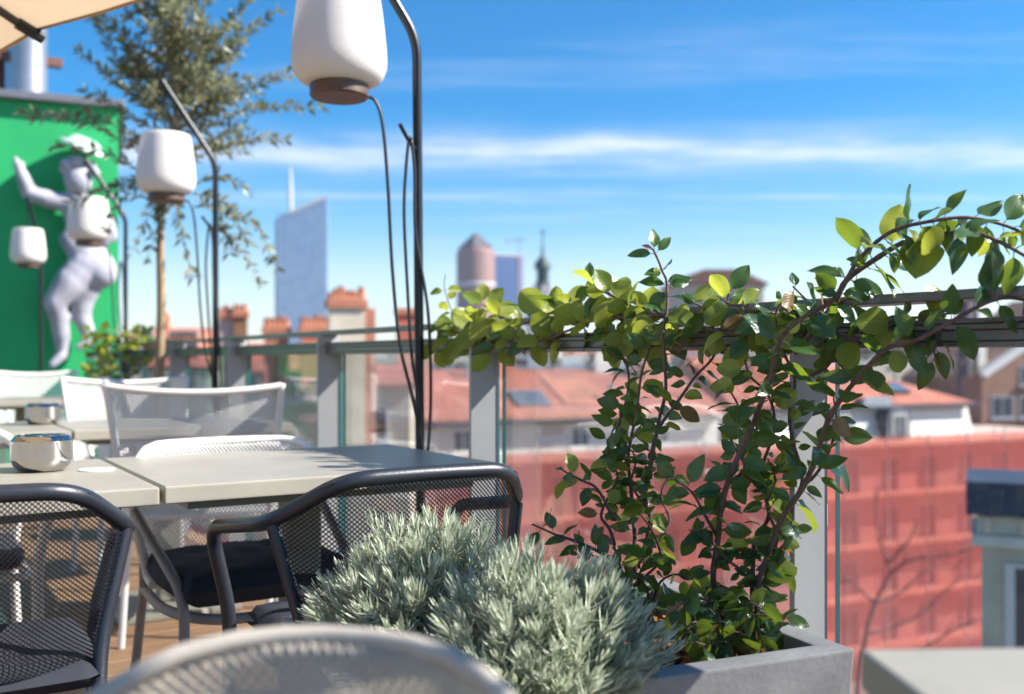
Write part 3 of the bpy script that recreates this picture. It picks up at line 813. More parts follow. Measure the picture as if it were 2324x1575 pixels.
def lavender(label, cx, cy, rx, ry, htop, count, seed):
    r = random.Random(seed)
    o0 = pl(cx, cy, 0.47)
    root = thing('lavender_bush', label, 'lavender', o0, PA, 'lavender bushes in the planter')
    # woody core
    q = MB()
    for k in range(26):
        a = r.uniform(0, 6.28); e = r.uniform(.2, .9)
        q.tube(spline([(0.02 * math.cos(a), 0.02 * math.sin(a), -0.02), (rx * e * .5 * math.cos(a), ry * e * .5 * math.sin(a), (htop - .47) * .4), (rx * e * math.cos(a), ry * e * math.sin(a), (htop - .47) * (1 - e * e * .8) * .75)], 4), 0.002, 5)
    q.build('woody_stems', M_stem, root)
    ga = math.pi * (3 - math.sqrt(5))
    for k in range(count):
        rr = math.sqrt((k + .5) / count); a = k * ga
        x = rx * rr * math.cos(a) + r.uniform(-.012, .012); y = ry * rr * math.sin(a) + r.uniform(-.012, .012)
        h = (htop - 0.47 - 0.065) * (1 - 0.80 * rr ** 2.4) + 0.03 * mnoise.noise(Vector((x * 16, y * 16, seed))) + r.uniform(-.014, .012)
        nrm = Vector((x / rx * 0.95 * rr, y / ry * 0.95 * rr, 1.0 - 0.35 * rr)).normalized() + Vector((r.uniform(-.28, .28), r.uniform(-.28, .28), 0))
        o = link('sprig', SPR[r.randrange(7)], root)
        o.location = (x, y, h)
        qn = nrm.normalized().to_track_quat('Z', 'Y')
        o.rotation_mode = 'QUATERNION'; o.rotation_quaternion = qn @ Matrix.Rotation(r.uniform(0, 6.28), 3, 'Z').to_quaternion()
        s = r.uniform(0.62, 1.0) * (1.12 if r.random() < .15 else 1); o.scale = (s, s, s * r.uniform(.9, 1.15))
    # darker filling below the outer sprigs: the same sprigs joined, too many to tell apart
    q = MB(); base = SPR[0]; bv = [v.co.copy() for v in base.vertices]; bf = [tuple(p.vertices) for p in base.polygons]
    for k in range(70):
        rr = math.sqrt(r.random()) * .92; a = r.uniform(0, 6.28)
        x, y = rx * rr * math.cos(a), ry * rr * math.sin(a)
        h = (htop - 0.47 - 0.10) * (1 - 0.85 * rr ** 2.4) * r.uniform(.35, .8)
        nrm = Vector((x / rx * .9, y / ry * .9, .8)).normalized()
        m3 = nrm.to_track_quat('Z', 'Y').to_matrix() @ Matrix.Rotation(r.uniform(0, 6.28), 3, 'Z')
        q.add([m3 @ v + Vector((x, y, h)) for v in bv], bf)
    tag(q.build('inner_foliage', M_lav, root, smooth=True), kind='stuff')
    return root
lavender('silvery lavender bush at the back left of the planter', -0.60, 0.35, 0.165, 0.165, 0.705, 260, 5)
lavender('silvery lavender bush spilling over the near edge of the planter', -0.51, 0.10, 0.142, 0.140, 0.685, 230, 9)

# ------------------------------------------------------------------ climbing vines
def leaf_mesh(seed, mats, round_=0.6, curl=0.25, n=8):
    """oval pointed blade, length 1 along +y, folded on its midrib"""
    r = random.Random(seed); q = MB(); uv = []
    fold = r.uniform(0.10, 0.30); bend = r.uniform(-0.10, 0.35) * curl * 3; tw = r.uniform(-.25, .25)
    for i in range(n + 1):
        t = i / n
        w = round_ * 0.5 * (math.sin(math.pi * t ** (0.90 if round_ > .6 else 0.82)) ** (0.62 if round_ > .6 else 0.85)) * (1.0 - 0.06 * t)
        y = 0.10 + 0.90 * t; zc = -bend * t * t
        for c in range(-2, 3):
            u = c / 2
            wav = 0.025 * math.sin(t * 9 + seed + c) * abs(u)
            x = u * w; z = zc + abs(u) * w * fold * 2 * (1 - 0.3 * abs(u)) + wav + tw * u * w * t
            q.v.append((x, y, z)); uv.append((0.5 + u * 0.5, t))
    for i in range(n):
        for c in range(4):
            a = i * 5 + c; q.f.append((a, a + 1, a + 6, a + 5)); q.m.append(0)
    o = len(q.v)
    pet = [(0, -0.02, 0.0), (0, 0.05, 0.012), (0, 0.12, 0.0)]
    q.tube(pet, [0.016, 0.013, 0.010], 5, False, 1)
    uv += [(0.5, 0.0)] * (len(q.v) - o)
    q.uv = uv
    return q.mesh('leaf', mats, smooth=True)
LEAF_A = [leaf_mesh(s, [M_leafA, M_stem], 0.44 + 0.04 * (s % 5), 0.34) for s in range(10)]
LEAF_Y = [leaf_mesh(s + 20, [M_leafY, M_stem], 0.68 + 0.035 * (s % 5), 0.18) for s in range(7)]
LEAF_B = [leaf_mesh(60, [M_leafB, M_stem], 0.55, 0.3)]
LEAF_P = [leaf_mesh(70, [M_leafP, M_stem], 0.45, 0.3)]

def put_leaf(root, pos, axis, nrm, size, pool, r):
    axis = axis.normalized()
    nrm = (nrm - axis * nrm.dot(axis))
    if nrm.length < 1e-3: nrm = axis.orthogonal()
    nrm.normalize(); x = axis.cross(nrm).normalized()
    o = link('leaf', pool[r.randrange(len(pool))], root)
    m = Matrix((x, axis, nrm)).transposed().to_4x4()
    m = m @ Matrix.Scale(size, 4); m.translation = pos - root.location
    o.matrix_local = m
    return o
def raild(px):
    return 1.42 / (((px - 1161.5) / FPX) * CA + SA)
VIEW = cw(0, 1, 0)
def vine(label, base, stems, seed, group, dens=0.66, grow=1.0, ysh=1.0):
    """stems: list of (points [(px, py, depth)], base radius, leaf pool weights, leaf spacing, leaf size, start share)"""
    r = random.Random(seed)
    root = thing('climbing_vine', label, 'vine', base, 0, group)
    cnt = 0
    for (pts, rad, yellow, spacing, size, start) in stems:
        line = spline([P(*p) for p in pts], 10)
        # slight natural wobble
        for i in range(1, len(line)):
            line[i] = line[i] + Vector((mnoise.noise(line[i] * 11), mnoise.noise(line[i] * 11 + Vector((7, 0, 0))), mnoise.noise(line[i] * 11 + Vector((0, 9, 0))))) * 0.006
        q = MB(); m = len(line)
        q.tube(line, [rad * (1 - 0.55 * i / m) * (1 + 0.12 * (i % 7 == 0)) for i in range(m)], 7)
        q.build('stem', M_stem, root, smooth=True, off=root.location)
        acc = 0; nxt = spacing * r.uniform(.3, 1); tot = sum((line[i + 1] - line[i]).length for i in range(m - 1)); side = r.uniform(0, 6.28)
        for i in range(m - 1):
            seg = line[i + 1] - line[i]; ln = seg.length
            while acc + ln > nxt:
                t = (nxt - acc) / ln; p = line[i] + seg * t
                if nxt / tot >= start:
                    tan = seg.normalized(); side += math.pi / 2 + r.uniform(-.5, .5)
                    e1 = tan.orthogonal().normalized(); e2 = tan.cross(e1)
                    for sgn in (0, math.pi):
                        if r.random() < 0.10: continue
                        out = e1 * math.cos(side + sgn) + e2 * math.sin(side + sgn)
                        ax = out * 1.0 + tan * r.uniform(.1, .6) + Vector((0, 0, r.uniform(-.8, .2))) - VIEW * out.dot(VIEW) * .55
                        nr = Vector((0.1, -0.1, 0.42)) + Vector((r.gauss(0, .4), r.gauss(0, .4), r.gauss(0, .28))) - VIEW * r.uniform(.1, 1.1) * (1 if r.random() < .7 else -1)
                        pool = LEAF_Y if r.random() < yellow * ysh else LEAF_A
                        if r.random() < 0.014: pool = LEAF_B
                        sz = grow * size * (1.18 if yellow > .8 else 1.0) * r.choice((r.uniform(.45, .8), r.uniform(.75, 1.1), r.uniform(.9, 1.25)))
                        put_leaf(root, p + out.normalized() * 0.004, ax, nr, sz, pool, r); cnt += 1
                nxt += spacing * (0.80 if yellow > .8 else dens) * r.uniform(.7, 1.35)
            acc += ln
    return root, cnt, r
def S(pts, d0, d1, rad=0.0042, yel=0.2, sp=0.040, size=0.052, start=0.0):
    """stem traced through picture points; depth runs from d0 (first) to d1 (last), or the railing's own depth when None"""
    n = len(pts); out = []
    for i, (x, y) in enumerate(pts):
        t = i / (n - 1)
        a = raild(x) - 0.06 if d0 is None else d0
        b = raild(x) - 0.06 if d1 is None else d1
        t = t * t * (3 - 2 * t)
        out.append((x, y, a + (b - a) * t))
    return (out, rad, yel, sp, size, start)
VG = 'climbing vines in the planter and on the railing'
A_st = [
    S([(1432, 1440), (1430, 1350), (1444, 1300), (1463, 1250), (1476, 1175), (1462, 1130), (1473, 1070), (1487, 1000), (1495, 944), (1510, 886), (1507, 816), (1503, 750), (1511, 705), (1514, 645), (1503, 618), (1483, 566)], 1.88, 2.06, 0.0052, 0.18, 0.050, 0.050, 0.10),
    S([(1436, 1440), (1420, 1330), (1440, 1240), (1432, 1150), (1423, 1054), (1430, 997), (1448, 913), (1460, 847), (1476, 789), (1480, 740)], 1.90, 2.08, 0.0046, 0.30, 0.036, 0.054, 0.22),
    S([(1423, 1054), (1400, 1002), (1406, 952), (1421, 909), (1429, 847), (1398, 789), (1380, 745)], 1.96, None, 0.0040, 0.45, 0.034, 0.055),
    S([(1472, 1073), (1480, 1021), (1495, 967), (1538, 913), (1577, 855), (1619, 808), (1640, 740), (1655, 660)], 1.93, 2.02, 0.0042, 0.22, 0.040, 0.054),
    S([(1430, 1330), (1400, 1260), (1385, 1200), (1366, 1167), (1385, 1118), (1398, 1080), (1380, 1020), (1400, 960)], 1.86, 1.97, 0.0038, 0.30, 0.034, 0.052),
    S([(1425, 1320), (1370, 1260), (1305, 1228), (1256, 1209), (1203, 1190)], 1.84, 1.76, 0.0034, 0.12, 0.034, 0.046),
    S([(1398, 1180), (1358, 1112), (1324, 1092), (1290, 1073), (1278, 1066)], 1.88, 1.84, 0.0030, 0.35, 0.036, 0.048),
    S([(1440, 1330), (1390, 1290), (1350, 1262), (1310, 1268)], 1.84, 1.78, 0.0028, 0.08, 0.030, 0.046),
    S([(1440, 1420), (1475, 1370), (1500, 1320), (1530, 1300), (1560, 1310)], 1.84, 1.80, 0.0030, 0.10, 0.030, 0.046),
    S([(1445, 1440), (1468, 1400), (1490, 1380)], 1.84, 1.80, 0.0026, 0.1, 0.030, 0.044),
    S([(1450, 1290), (1490, 1230), (1520, 1180), (1500, 1120), (1530, 1060)], 1.88, 1.94, 0.0030, 0.30, 0.036, 0.050),
    S([(1430, 1400), (1400, 1350), (1350, 1330), (1320, 1300)], 1.80, 1.76, 0.0028, 0.08, 0.030, 0.046),
    S([(1440, 1400), (1470, 1350), (1455, 1300), (1480, 1260)], 1.82, 1.80, 0.0028, 0.08, 0.030, 0.046),
    S([(1465, 1150), (1430, 1100), (1440, 1040), (1410, 1000)], 1.92, 1.96, 0.0028, 0.25, 0.032, 0.048),
    S([(1445, 1330), (1500, 1270), (1480, 1200), (1450, 1160)], 1.84, 1.86, 0.0028, 0.10, 0.034, 0.048),
]
pa_ = P(1432, 1436, 1.88)
va_, n1, rva = vine('leafy vine climbing the left stems in the planter with a tall shoot above the rail', (pa_.x, pa_.y, 0.465), A_st, 21, VG, 0.60, 0.86, 0.6)
for (px_, py_, ax_, sz_, pool_) in ((1483, 566, (0.1, 0, 1), .046, LEAF_A), (1484, 568, (-.9, .4, .35), .030, LEAF_P), (1503, 618, (-.8, .2, -.1), .042, LEAF_A), (1508, 640, (.9, -.4, .1), .060, LEAF_A), (1512, 645, (-.9, .3, .2), .058, LEAF_A), (1512, 660, (-.7, .3, -.7), .056, LEAF_A), (1655, 662, (.5, -.3, .8), .070, LEAF_A), (1652, 668, (.9, -.4, -.2), .066, LEAF_A)):
    put_leaf(va_, P(px_, py_, 2.06 if px_ < 1600 else 2.02), Vector(ax_), -VIEW + Vector((.3, 0, .6)), sz_, pool_, rva)
Rl = [
    S([(1720, 752), (1640, 758), (1560, 735), (1470, 748), (1400, 716), (1320, 730), (1250, 712), (1180, 735), (1120, 720), (1070, 768), (1025, 742), (985, 730)], None, None, 0.0042, 0.85, 0.047, 0.062),
    S([(1500, 720), (1440, 690), (1380, 668), (1330, 640)], None, None, 0.0032, 0.75, 0.036, 0.058),
    S([(1440, 700), (1360, 660), (1300, 690), (1240, 715)], None, None, 0.0030, 0.85, 0.048, 0.060),
    S([(1300, 745), (1230, 770), (1160, 768), (1110, 790), (1060, 760), (1010, 782), (985, 790)], None, None, 0.0034, 0.9, 0.050, 0.060),
    S([(1150, 735), (1110, 700), (1085, 690)], None, None, 0.0026, 0.9, 0.034, 0.054),
    S([(1070, 770), (1035, 725), (1020, 690), (1010, 650), (1012, 620)], None, None, 0.0022, 0.9, 0.060, 0.036, 0.0),
    S([(1560, 745), (1500, 775), (1440, 770), (1370, 770)], None, None, 0.0030, 0.6, 0.036, 0.058),
    S([(1640, 750), (1600, 700), (1560, 680)], None, None, 0.0028, 0.5, 0.036, 0.056),
    S([(1720, 740), (1680, 700), (1650, 690), (1625, 668)], None, None, 0.0028, 0.55, 0.036, 0.054),
]
pr_ = P(1400, 735, raild(1400) - .04)
rv, n2, rr_ = vine('yellow green vine trained along the handrail with its pale tip at the lamp pole', (pr_.x, pr_.y, pr_.z), Rl, 33, VG)
B_st = [
    S([(1716, 1490), (1727, 1305), (1781, 1230), (1798, 1151), (1823, 1090), (1800, 1000), (1790, 930), (1800, 860), (1770, 790), (1760, 720), (1790, 660)], 1.70, 1.78, 0.0046, 0.25, 0.034, 0.056, 0.12),
    S([(1700, 1490), (1710, 1293), (1714, 1222), (1743, 1167), (1727, 1071), (1756, 967), (1740, 900), (1700, 860), (1690, 820)], 1.71, 1.80, 0.0042, 0.35, 0.034, 0.056, 0.10),
    S([(1631, 1230), (1600, 1170), (1570, 1120), (1525, 1088)], 1.72, 1.68, 0.0032, 0.40, 0.034, 0.056),
    S([(1640, 1400), (1600, 1360), (1560, 1370), (1530, 1390)], 1.68, 1.62, 0.0030, 0.1, 0.030, 0.054),
    S([(1680, 1480), (1670, 1420), (1700, 1370), (1740, 1385)], 1.68, 1.62, 0.0030, 0.1, 0.030, 0.054),
    S([(1716, 1490), (1718, 1440), (1712, 1400), (1745, 1395)], 1.66, 1.62, 0.0036, 0.1, 0.034, 0.052),
    S([(1650, 1490), (1600, 1440), (1580, 1410), (1560, 1430)], 1.66, 1.60, 0.0028, 0.1, 0.032, 0.054),
    S([(1780, 1230), (1760, 1300), (1772, 1250)], 1.70, 1.66, 0.0026, 0.2, 0.04, 0.05),
    S([(1652, 1105), (1690, 1060), (1660, 1000), (1680, 940), (1650, 880)], 1.74, 1.80, 0.0034, 0.55, 0.034, 0.058),
    S([(1823, 1105), (1850, 1080), (1880, 1020), (1895, 960), (1890, 900)], 1.72, 1.70, 0.0034, 0.25, 0.036, 0.060),
    S([(1690, 1490), (1680, 1440), (1640, 1420), (1610, 1380)], 1.68, 1.62, 0.0028, 0.1, 0.030, 0.050),
    S([(1705, 1490), (1735, 1430), (1770, 1420), (1775, 1390)], 1.68, 1.62, 0.0028, 0.1, 0.034, 0.050),
    S([(1660, 1490), (1640, 1460), (1600, 1465), (1570, 1450)], 1.64, 1.58, 0.0026, 0.1, 0.030, 0.050),
    S([(1715, 1350), (1690, 1300), (1650, 1270), (1600, 1220), (1560, 1200)], 1.71, 1.70, 0.0030, 0.25, 0.034, 0.050),
    S([(1735, 1280), (1760, 1220), (1740, 1150), (1760, 1090), (1740, 1040)], 1.71, 1.74, 0.0030, 0.35, 0.032, 0.050),
]
D_st = [
    S([(1716, 1495), (1722, 1400), (1731, 1293), (1769, 1184), (1823, 1105), (1850, 1040), (1876, 965), (1911, 899), (1962, 833), (2016, 790), (2074, 771), (2132, 740), (2210, 701), (2280, 677), (2345, 682)], 1.70, 1.45, 0.0056, 0.16, 0.058, 0.058, 0.05),
    S([(1668, 1495), (1640, 1400), (1620, 1305), (1631, 1188), (1652, 1105), (1685, 1021), (1712, 950), (1725, 910), (1744, 864), (1756, 806), (1783, 755), (1830, 715), (1892, 677), (1938, 600), (1993, 549), (2055, 514), (2132, 499), (2210, 495), (2280, 510), (2345, 540)], 1.72, 1.50, 0.0054, 0.28, 0.040, 0.058, 0.05),
    S([(1800, 800), (1850, 740), (1892, 689), (1923, 635), (1977, 592), (2055, 549), (2132, 530), (2194, 530), (2249, 542), (2345, 595)], 1.75, 1.45, 0.0060, 0.12, 0.046, 0.066),
    S([(1830, 780), (1790, 740), (1740, 720), (1710, 740), (1705, 800)], None, None, 0.0036, 0.4, 0.034, 0.056),
    S([(1850, 780), (1900, 760), (1960, 770), (2030, 730), (2100, 720), (2170, 710)], 1.70, 1.58, 0.0036, 0.35, 0.034, 0.060),
    S([(1840, 850), (1880, 830), (1900, 790), (1870, 730), (1840, 690), (1800, 650)], 1.72, 1.72, 0.0036, 0.25, 0.034, 0.058),
    S([(2140, 740), (2120, 790), (2135, 830)], 1.56, 1.54, 0.0026, 0.2, 0.034, 0.052),
]
pb_ = P(1700, 1490, 1.70)
_, n3, _ = vine('dark leafy vine filling the right end of the planter below the handrail', (pb_.x, pb_.y, 0.465), B_st, 44, VG, 0.50, 0.88, 0.6)
pd_ = P(1850, 740, 1.74)
_, n4, _ = vine('thick stemmed vine arching above the handrail at the right edge', (pd_.x, pd_.y, pd_.z), D_st, 47, VG, 0.54, 1.0, 0.5)
print('vine leaves', n1, n2, n3, n4)
# a small vine on the far end of the railing
F_st = []
for k in range(6):
    x = 205 + 22 * k
    F_st.append(([(x, 860, 6.35), (x + 6, 800, 6.4), (x - 10 + 4 * k, 765, 6.4), (x + 20, 745 + 6 * (k % 3), 6.5)], 0.004, 0.6, 0.06, 0.075, 0))
pf_ = P(260, 850, 6.4)
vine('blurred leafy plant over the far railing end by the green wall', (pf_.x, pf_.y, pf_.z), F_st, 55, VG)

# ------------------------------------------------------------------ olive tree in a pot
TD = 5.6
tb_ = cw((364 - 1161.5) / FPX * TD, TD, 0)
root = thing('olive_tree', 'slender olive tree with airy grey green crown behind the middle lantern', 'tree', tb_)
def tp(px, py, dd=0.0): return P(px, py, TD + dd) - tb_
q = MB(); q.tube(spline([Vector((0.0, 0, 0.38)), tp(362, 860), tp(366, 700), tp(364, 560), tp(368, 470), tp(385, 380), tp(398, 250), tp(410, 90), tp(415, -80)], 6), [0.030 - 0.0230 * i / 48 for i in range(49)], 10); q.build('trunk', M_trunk, root, smooth=True)
tr_ = random.Random(77)
br = MB(); lf = MB()
def olive_leaf(p, ax, nr, ln, wd):
    ax = ax.normalized(); nr = (nr - ax * nr.dot(ax)); nr = nr.normalized() if nr.length > 1e-4 else ax.orthogonal().normalized()
    x = ax.cross(nr)
    lf.add([p, p + ax * ln * .45 + x * wd / 2 + nr * .002, p + ax * ln, p + ax * ln * .45 - x * wd / 2 + nr * .002], [(0, 1, 2, 3)])
def shoot(a, b, sag=0.0, dens=0.0215, lsz=0.070):
    mid = (a + b) / 2 + Vector((tr_.uniform(-.05, .05), tr_.uniform(-.05, .05), sag + tr_.uniform(-.02, .06)))
    line = spline([a, mid, b], 8)
    br.tube(line, [0.0055 * (1 - .8 * i / len(line)) for i in range(len(line))], 5, False)
    tot = (b - a).length * 1.05; n = int(tot / dens)
    for i in range(n):
        t = min(1, 0.12 + 0.88 * (i + tr_.uniform(-.8, .8)) / n)
        k = min(len(line) - 2, int(t * (len(line) - 1))); f = t * (len(line) - 1) - k
        p = line[k].lerp(line[k + 1], min(1, f)); tan = (line[k + 1] - line[k]).normalized()
        s = tr_.uniform(0, 6.28); e1 = tan.orthogonal().normalized(); e2 = tan.cross(e1)
        for sg in (0, math.pi):
            out = e1 * math.cos(s + sg) + e2 * math.sin(s + sg)
            olive_leaf(p, out * 0.8 + tan * tr_.uniform(.4, 1.1), Vector((tr_.gauss(0, 1), tr_.gauss(0, 1), 1)), lsz * tr_.uniform(.7, 1.15), lsz * .34)
# shoots that stick out where the photograph shows them
for (x0, y0, x1, y1, sg) in ((400, 250, 635, 20, 0), (400, 300, 660, 165, 0), (400, 330, 735, 240, .03), (400, 380, 655, 318, .05), (440, 420, 575, 440, .05), (440, 440, 570, 560, .1), (480, 480, 628, 610, .12), (470, 520, 600, 655, .1), (440, 470, 520, 580, .1), (400, 420, 440, 640, .05),
                             (390, 300, 170, 110, 0), (390, 280, 215, 35, 0), (400, 330, 185, 200, .02), (380, 380, 50, 255, .05), (380, 400, 180, 250, .04), (370, 420, 120, 330, .08), (380, 430, 235, 440, .05), (380, 440, 150, 465, .1), (375, 450, 290, 590, .1), (380, 460, 330, 600, .06), (370, 470, 240, 530, .1),
                             (400, 200, 300, -40, 0), (410, 150, 350, -60, 0), (410, 120, 520, -40, 0), (410, 200, 590, -30, 0), (400, 100, 430, -80, 0)):
    dd = tr_.uniform(-.25, .25)
    shoot(tp(x0, y0), tp(x1, y1, dd), sg)
for k in range(60):
    z = tr_.uniform(-60, 420) if k % 4 else tr_.uniform(150, 300)
    a = tr_.uniform(0, 6.28)
    c = tp(395, z)
    ln = tr_.uniform(.28, .56) * (1.0 if 60 < z < 400 else .8)
    d = Vector((math.cos(a), math.sin(a), tr_.uniform(.15, 1.0))).normalized()
    shoot(c, c + d * ln, 0.0)
    c2 = c + d * ln * .5
    d2 = (d + Vector((tr_.uniform(-.8, .8), tr_.uniform(-.8, .8), tr_.uniform(-.3, .6)))).normalized()
    shoot(c2, c2 + d2 * ln * .6, 0.0)
br.build('branches', M_twig, root)
tag(lf.build('crown', M_olive, root), kind='stuff')
q = MB(); q.lathe([(0.14, 0.0), (0.155, 0.02), (0.20, 0.36), (0.205, 0.40), (0.185, 0.40), (0.18, 0.37), (0.0, 0.365)], n=28); q.build('pot', M_concrete, root, smooth='auto')

# ------------------------------------------------------------------ green wall with figure
WPH = R(22)
we = cw((269 - 1161.5) / FPX * 9.5, 9.5, 0)
WRZ = -YAW + WPH
wall = thing('green_wall', 'bright green painted roof structure wall at far left', 'wall', we, WRZ)
wxd = Vector((math.cos(WRZ), math.sin(WRZ), 0)); wyd = Vector((-math.sin(WRZ), math.cos(WRZ), 0))
def wp(px, py, outw=0.0):
    """wall-local x, z of the point seen at a picture position, on a plane outw in front of the wall"""
    rd = cw((px - 1161.5) / FPX, 1, 0); c = Vector((0, 0, 0))
    o = Vector((we.x, we.y, 0)) - wyd * outw
    t = (o - c).dot(wyd) / rd.dot(wyd)
    h = rd * t
    return Vector(((h - Vector((we.x, we.y, 0))).dot(wxd), -outw, EYE - (py - 815) / FPX * t))
M_green = mat('bright_green_wall_paint', (0.012, 0.36, 0.11), 0.65, var=0.06, scale=1.2, bump=0.25, bscale=30, col2=(0.016, 0.42, 0.13))
ztop = wp(200, 243).z
q = MB(); q.span((-3.4, 0.0, 0.0), (0.0, 2.6, ztop)); q.build('masonry', M_green, wall)
q = MB(); q.span((-3.45, -0.10, ztop + .003), (0.06, 2.66, ztop + 0.075)); q.build('coping', mat('zinc_grey_coping', (0.20, 0.20, 0.22), 0.5, 0.3, var=0.15), wall, bevel=0.01)
# flue above the wall
fl = thing('flue_pipe', 'shiny silver flue pipe rising behind the green wall', 'pipe', P(63, 815, 10.9) - Vector((0, 0, EYE)))
q = MB(); q.tube([(0, 0, 0), (0, 0, 5.2)], 0.20, 24); q.build('pipe', mat('galvanised_steel', (0.42, 0.42, 0.44), 0.38, 0.8, var=0.15, scale=3), fl, smooth='auto')
q = MB(); q.tube([(-.28, .25, 0), (-.28, .25, 4.9)], 0.09, 12); q.build('support_mast', mat('rust_brown_mast', (0.16, 0.08, 0.06), 0.6), fl, smooth='auto')
zc = EYE + (815 - 135) / FPX * 10.9
M_rust = mat('rust_bracket', (0.16, 0.07, 0.05), 0.7)
for sx in (-1, 1):
    q = MB(); q.box((sx * .27, 0, zc), (.16, .10, .10)); q.build('bracket', M_rust, fl, bevel=.01)

def blob(q, chain, sub=10):
    for (a, ra), (b, rb) in zip(chain[:-1], chain[1:]):
        n = max(2, int((b - a).length / (min(ra, rb) * .5)))
        for i in range(n + 1):
            t = i / n; c = a.lerp(b, t); r = ra + (rb - ra) * t
            q.lathe([(0.0001, -r)] + [(r * math.cos(w), r * math.sin(w)) for w in [(-1 + 2 * (k + 1) / 8) * math.pi / 2 for k in range(7)]] + [(0.0001, r)], c, n=12)
fig = thing('relief_figure', 'grey plaster cherub figure with raised arm on the green wall', 'sculpture', we - wyd * 0.0, WRZ)
M_plaster = mat('grey_plaster', (0.36, 0.35, 0.40), 0.75, var=0.3, scale=5, bump=0.3, bscale=30)
u = 0.0040
def F(px, py, o=0.10): return wp(px, py, o)
q = MB()
blob(q, [(F(177, 401, .20), 0.135), (F(178, 412, .22), 0.125)])                      # head
blob(q, [(F(160, 418, .27), 0.055), (F(160, 421, .27), 0.05)])                        # cheek
blob(q, [(F(176, 438, .17), 0.075), (F(176, 460, .16), 0.085)])                      # neck
blob(q, [(F(160, 462, .16), 0.105), (F(187, 488, .18), 0.165), (F(192, 510, .17), 0.165), (F(180, 548, .17), 0.145), (F(204, 592, .18), 0.185)])   # trunk
blob(q, [(F(160, 545, .22), 0.10), (F(172, 560, .22), 0.11)])                         # belly
blob(q, [(F(220, 604, .20), 0.165), (F(228, 618, .22), 0.155)])                       # hip
blob(q, [(F(158, 462, .18), 0.092), (F(108, 452, .20), 0.086), (F(66, 438, .22), 0.072), (F(58, 415, .22), 0.072), (F(46, 388, .22), 0.052)])   # raised arm
blob(q, [(F(46, 388, .22), 0.050), (F(41, 377, .22), 0.046)])
for (x, y) in ((26, 362), (32, 357), (39, 354)): blob(q, [(F(41, 377, .22), 0.024), (F(x, y, .23), 0.016)])
blob(q, [(F(41, 377, .22), 0.026), (F(57, 368, .23), 0.018)])                         # thumb
blob(q, [(F(215, 470, .18), 0.09), (F(240, 500, .22), 0.08), (F(252, 536, .25), 0.065), (F(236, 548, .27), 0.05)])   # other arm
blob(q, [(F(196, 604, .22), 0.165), (F(160, 640, .26), 0.145), (F(124, 686, .28), 0.10)])   # thigh
blob(q, [(F(124, 686, .28), 0.098), (F(134, 725, .22), 0.088), (F(140, 760, .19), 0.082), (F(140, 800, .16), 0.052)])
blob(q, [(F(140, 806, .17), 0.055), (F(118, 828, .20), 0.04)])                        # foot
blob(q, [(F(205, 630, .18), 0.15), (F(188, 680, .16), 0.11), (F(184, 715, .15), 0.09), (F(198, 750, .14), 0.075), (F(206, 775, .14), 0.05)])
blob(q, [(F(206, 776, .15), 0.05), (F(180, 788, .17), 0.04)])
me = q.mesh('body', M_plaster)
body = link('body', me, fig)
md = body.modifiers.new('remesh', 'REMESH'); md.mode = 'VOXEL'; md.voxel_size = 0.022; md.use_smooth_shade = True
md = body.modifiers.new('smooth', 'SMOOTH'); md.iterations = 6; md.factor = 0.5
q = MB()                                                                              # curls of hair
hr = random.Random(3)
for k in range(38):
    a = hr.uniform(0.15, 2.9); rr = hr.uniform(.10, .15)
    c = F(180, 398, .22) + Vector((math.cos(a) * rr * 1.0, hr.uniform(-.10, .06), math.sin(a) * rr * 1.0))
    blob(q, [(c, .035), (c + Vector((.01, 0, -.01)), .032)])
q.build('hair', M_plaster, fig, smooth=True)
q = MB(); hc = F(190, 335, .22)
ax = Matrix.Rotation(R(22), 3, 'Y') @ Matrix.Rotation(R(14), 3, 'X')
q.lathe([(0.0, -0.035), (0.15, -0.03), (0.215, -0.012), (0.21, 0.004), (0.15, 0.02), (0.13, 0.065), (0.09, 0.085), (0.0, 0.09)], hc, n=28, axis=ax)
q.build('hat', mat('pale_hat_plaster', (0.50, 0.60, 0.55), 0.7, var=0.1), fig, smooth=True)

# ------------------------------------------------------------------ the city behind the glass
def bthing(name, label, cat, px, d, phi=0.0, group=None, z=-24.0):
    v = cw((px - 1161.5) / FPX * d, d, z)
    return thing(name, label, cat, v, -YAW + R(phi), group)
def zy(py, d): return EYE - (py - 815) / FPX * d + 24.0        # height above the street for a picture row at distance d
M_stone = mat('cream_render', (0.55, 0.47, 0.38), 0.85, var=0.12, scale=0.8)
M_lime = mat('pale_grey_render', (0.58, 0.56, 0.54), 0.85, var=0.10, scale=0.6)
M_tile = brick_mat('red_clay_roof_tiles', (0.46, 0.155, 0.10), (0.36, 0.11, 0.075), (0.22, 0.07, 0.05), 1.0, 0.42, 0.30)
M_tileo = brick_mat('orange_clay_tiles', (0.52, 0.20, 0.12), (0.42, 0.15, 0.09), (0.25, 0.09, 0.06), 1.0, 0.42, 0.30)
M_brick = brick_mat('orange_brick', (0.50, 0.17, 0.085), (0.42, 0.13, 0.07), (0.40, 0.26, 0.2), 3.0)
M_brick2 = brick_mat('brown_brick', (0.26, 0.13, 0.09), (0.21, 0.10, 0.07), (0.25, 0.18, 0.15), 2.0)
M_pot = mat('clay_chimney_pot', (0.46, 0.19, 0.11), 0.85, var=0.25, scale=4)
M_win = mat('dark_window_glass', (0.025, 0.035, 0.05), 0.08, spec=0.8)
M_frame = mat('white_window_frame', (0.65, 0.64, 0.62), 0.5)
M_zinc = mat('zinc_roof_sheet', (0.33, 0.35, 0.39), 0.45, 0.4, var=0.12, scale=0.8)
M_zincdark = mat('dark_blue_zinc', (0.014, 0.024, 0.05), 0.6, 0.0, var=0.2, scale=1.2)
M_net = net_mat('red_scaffold_net', (0.85, 0.23, 0.21), 0.45)
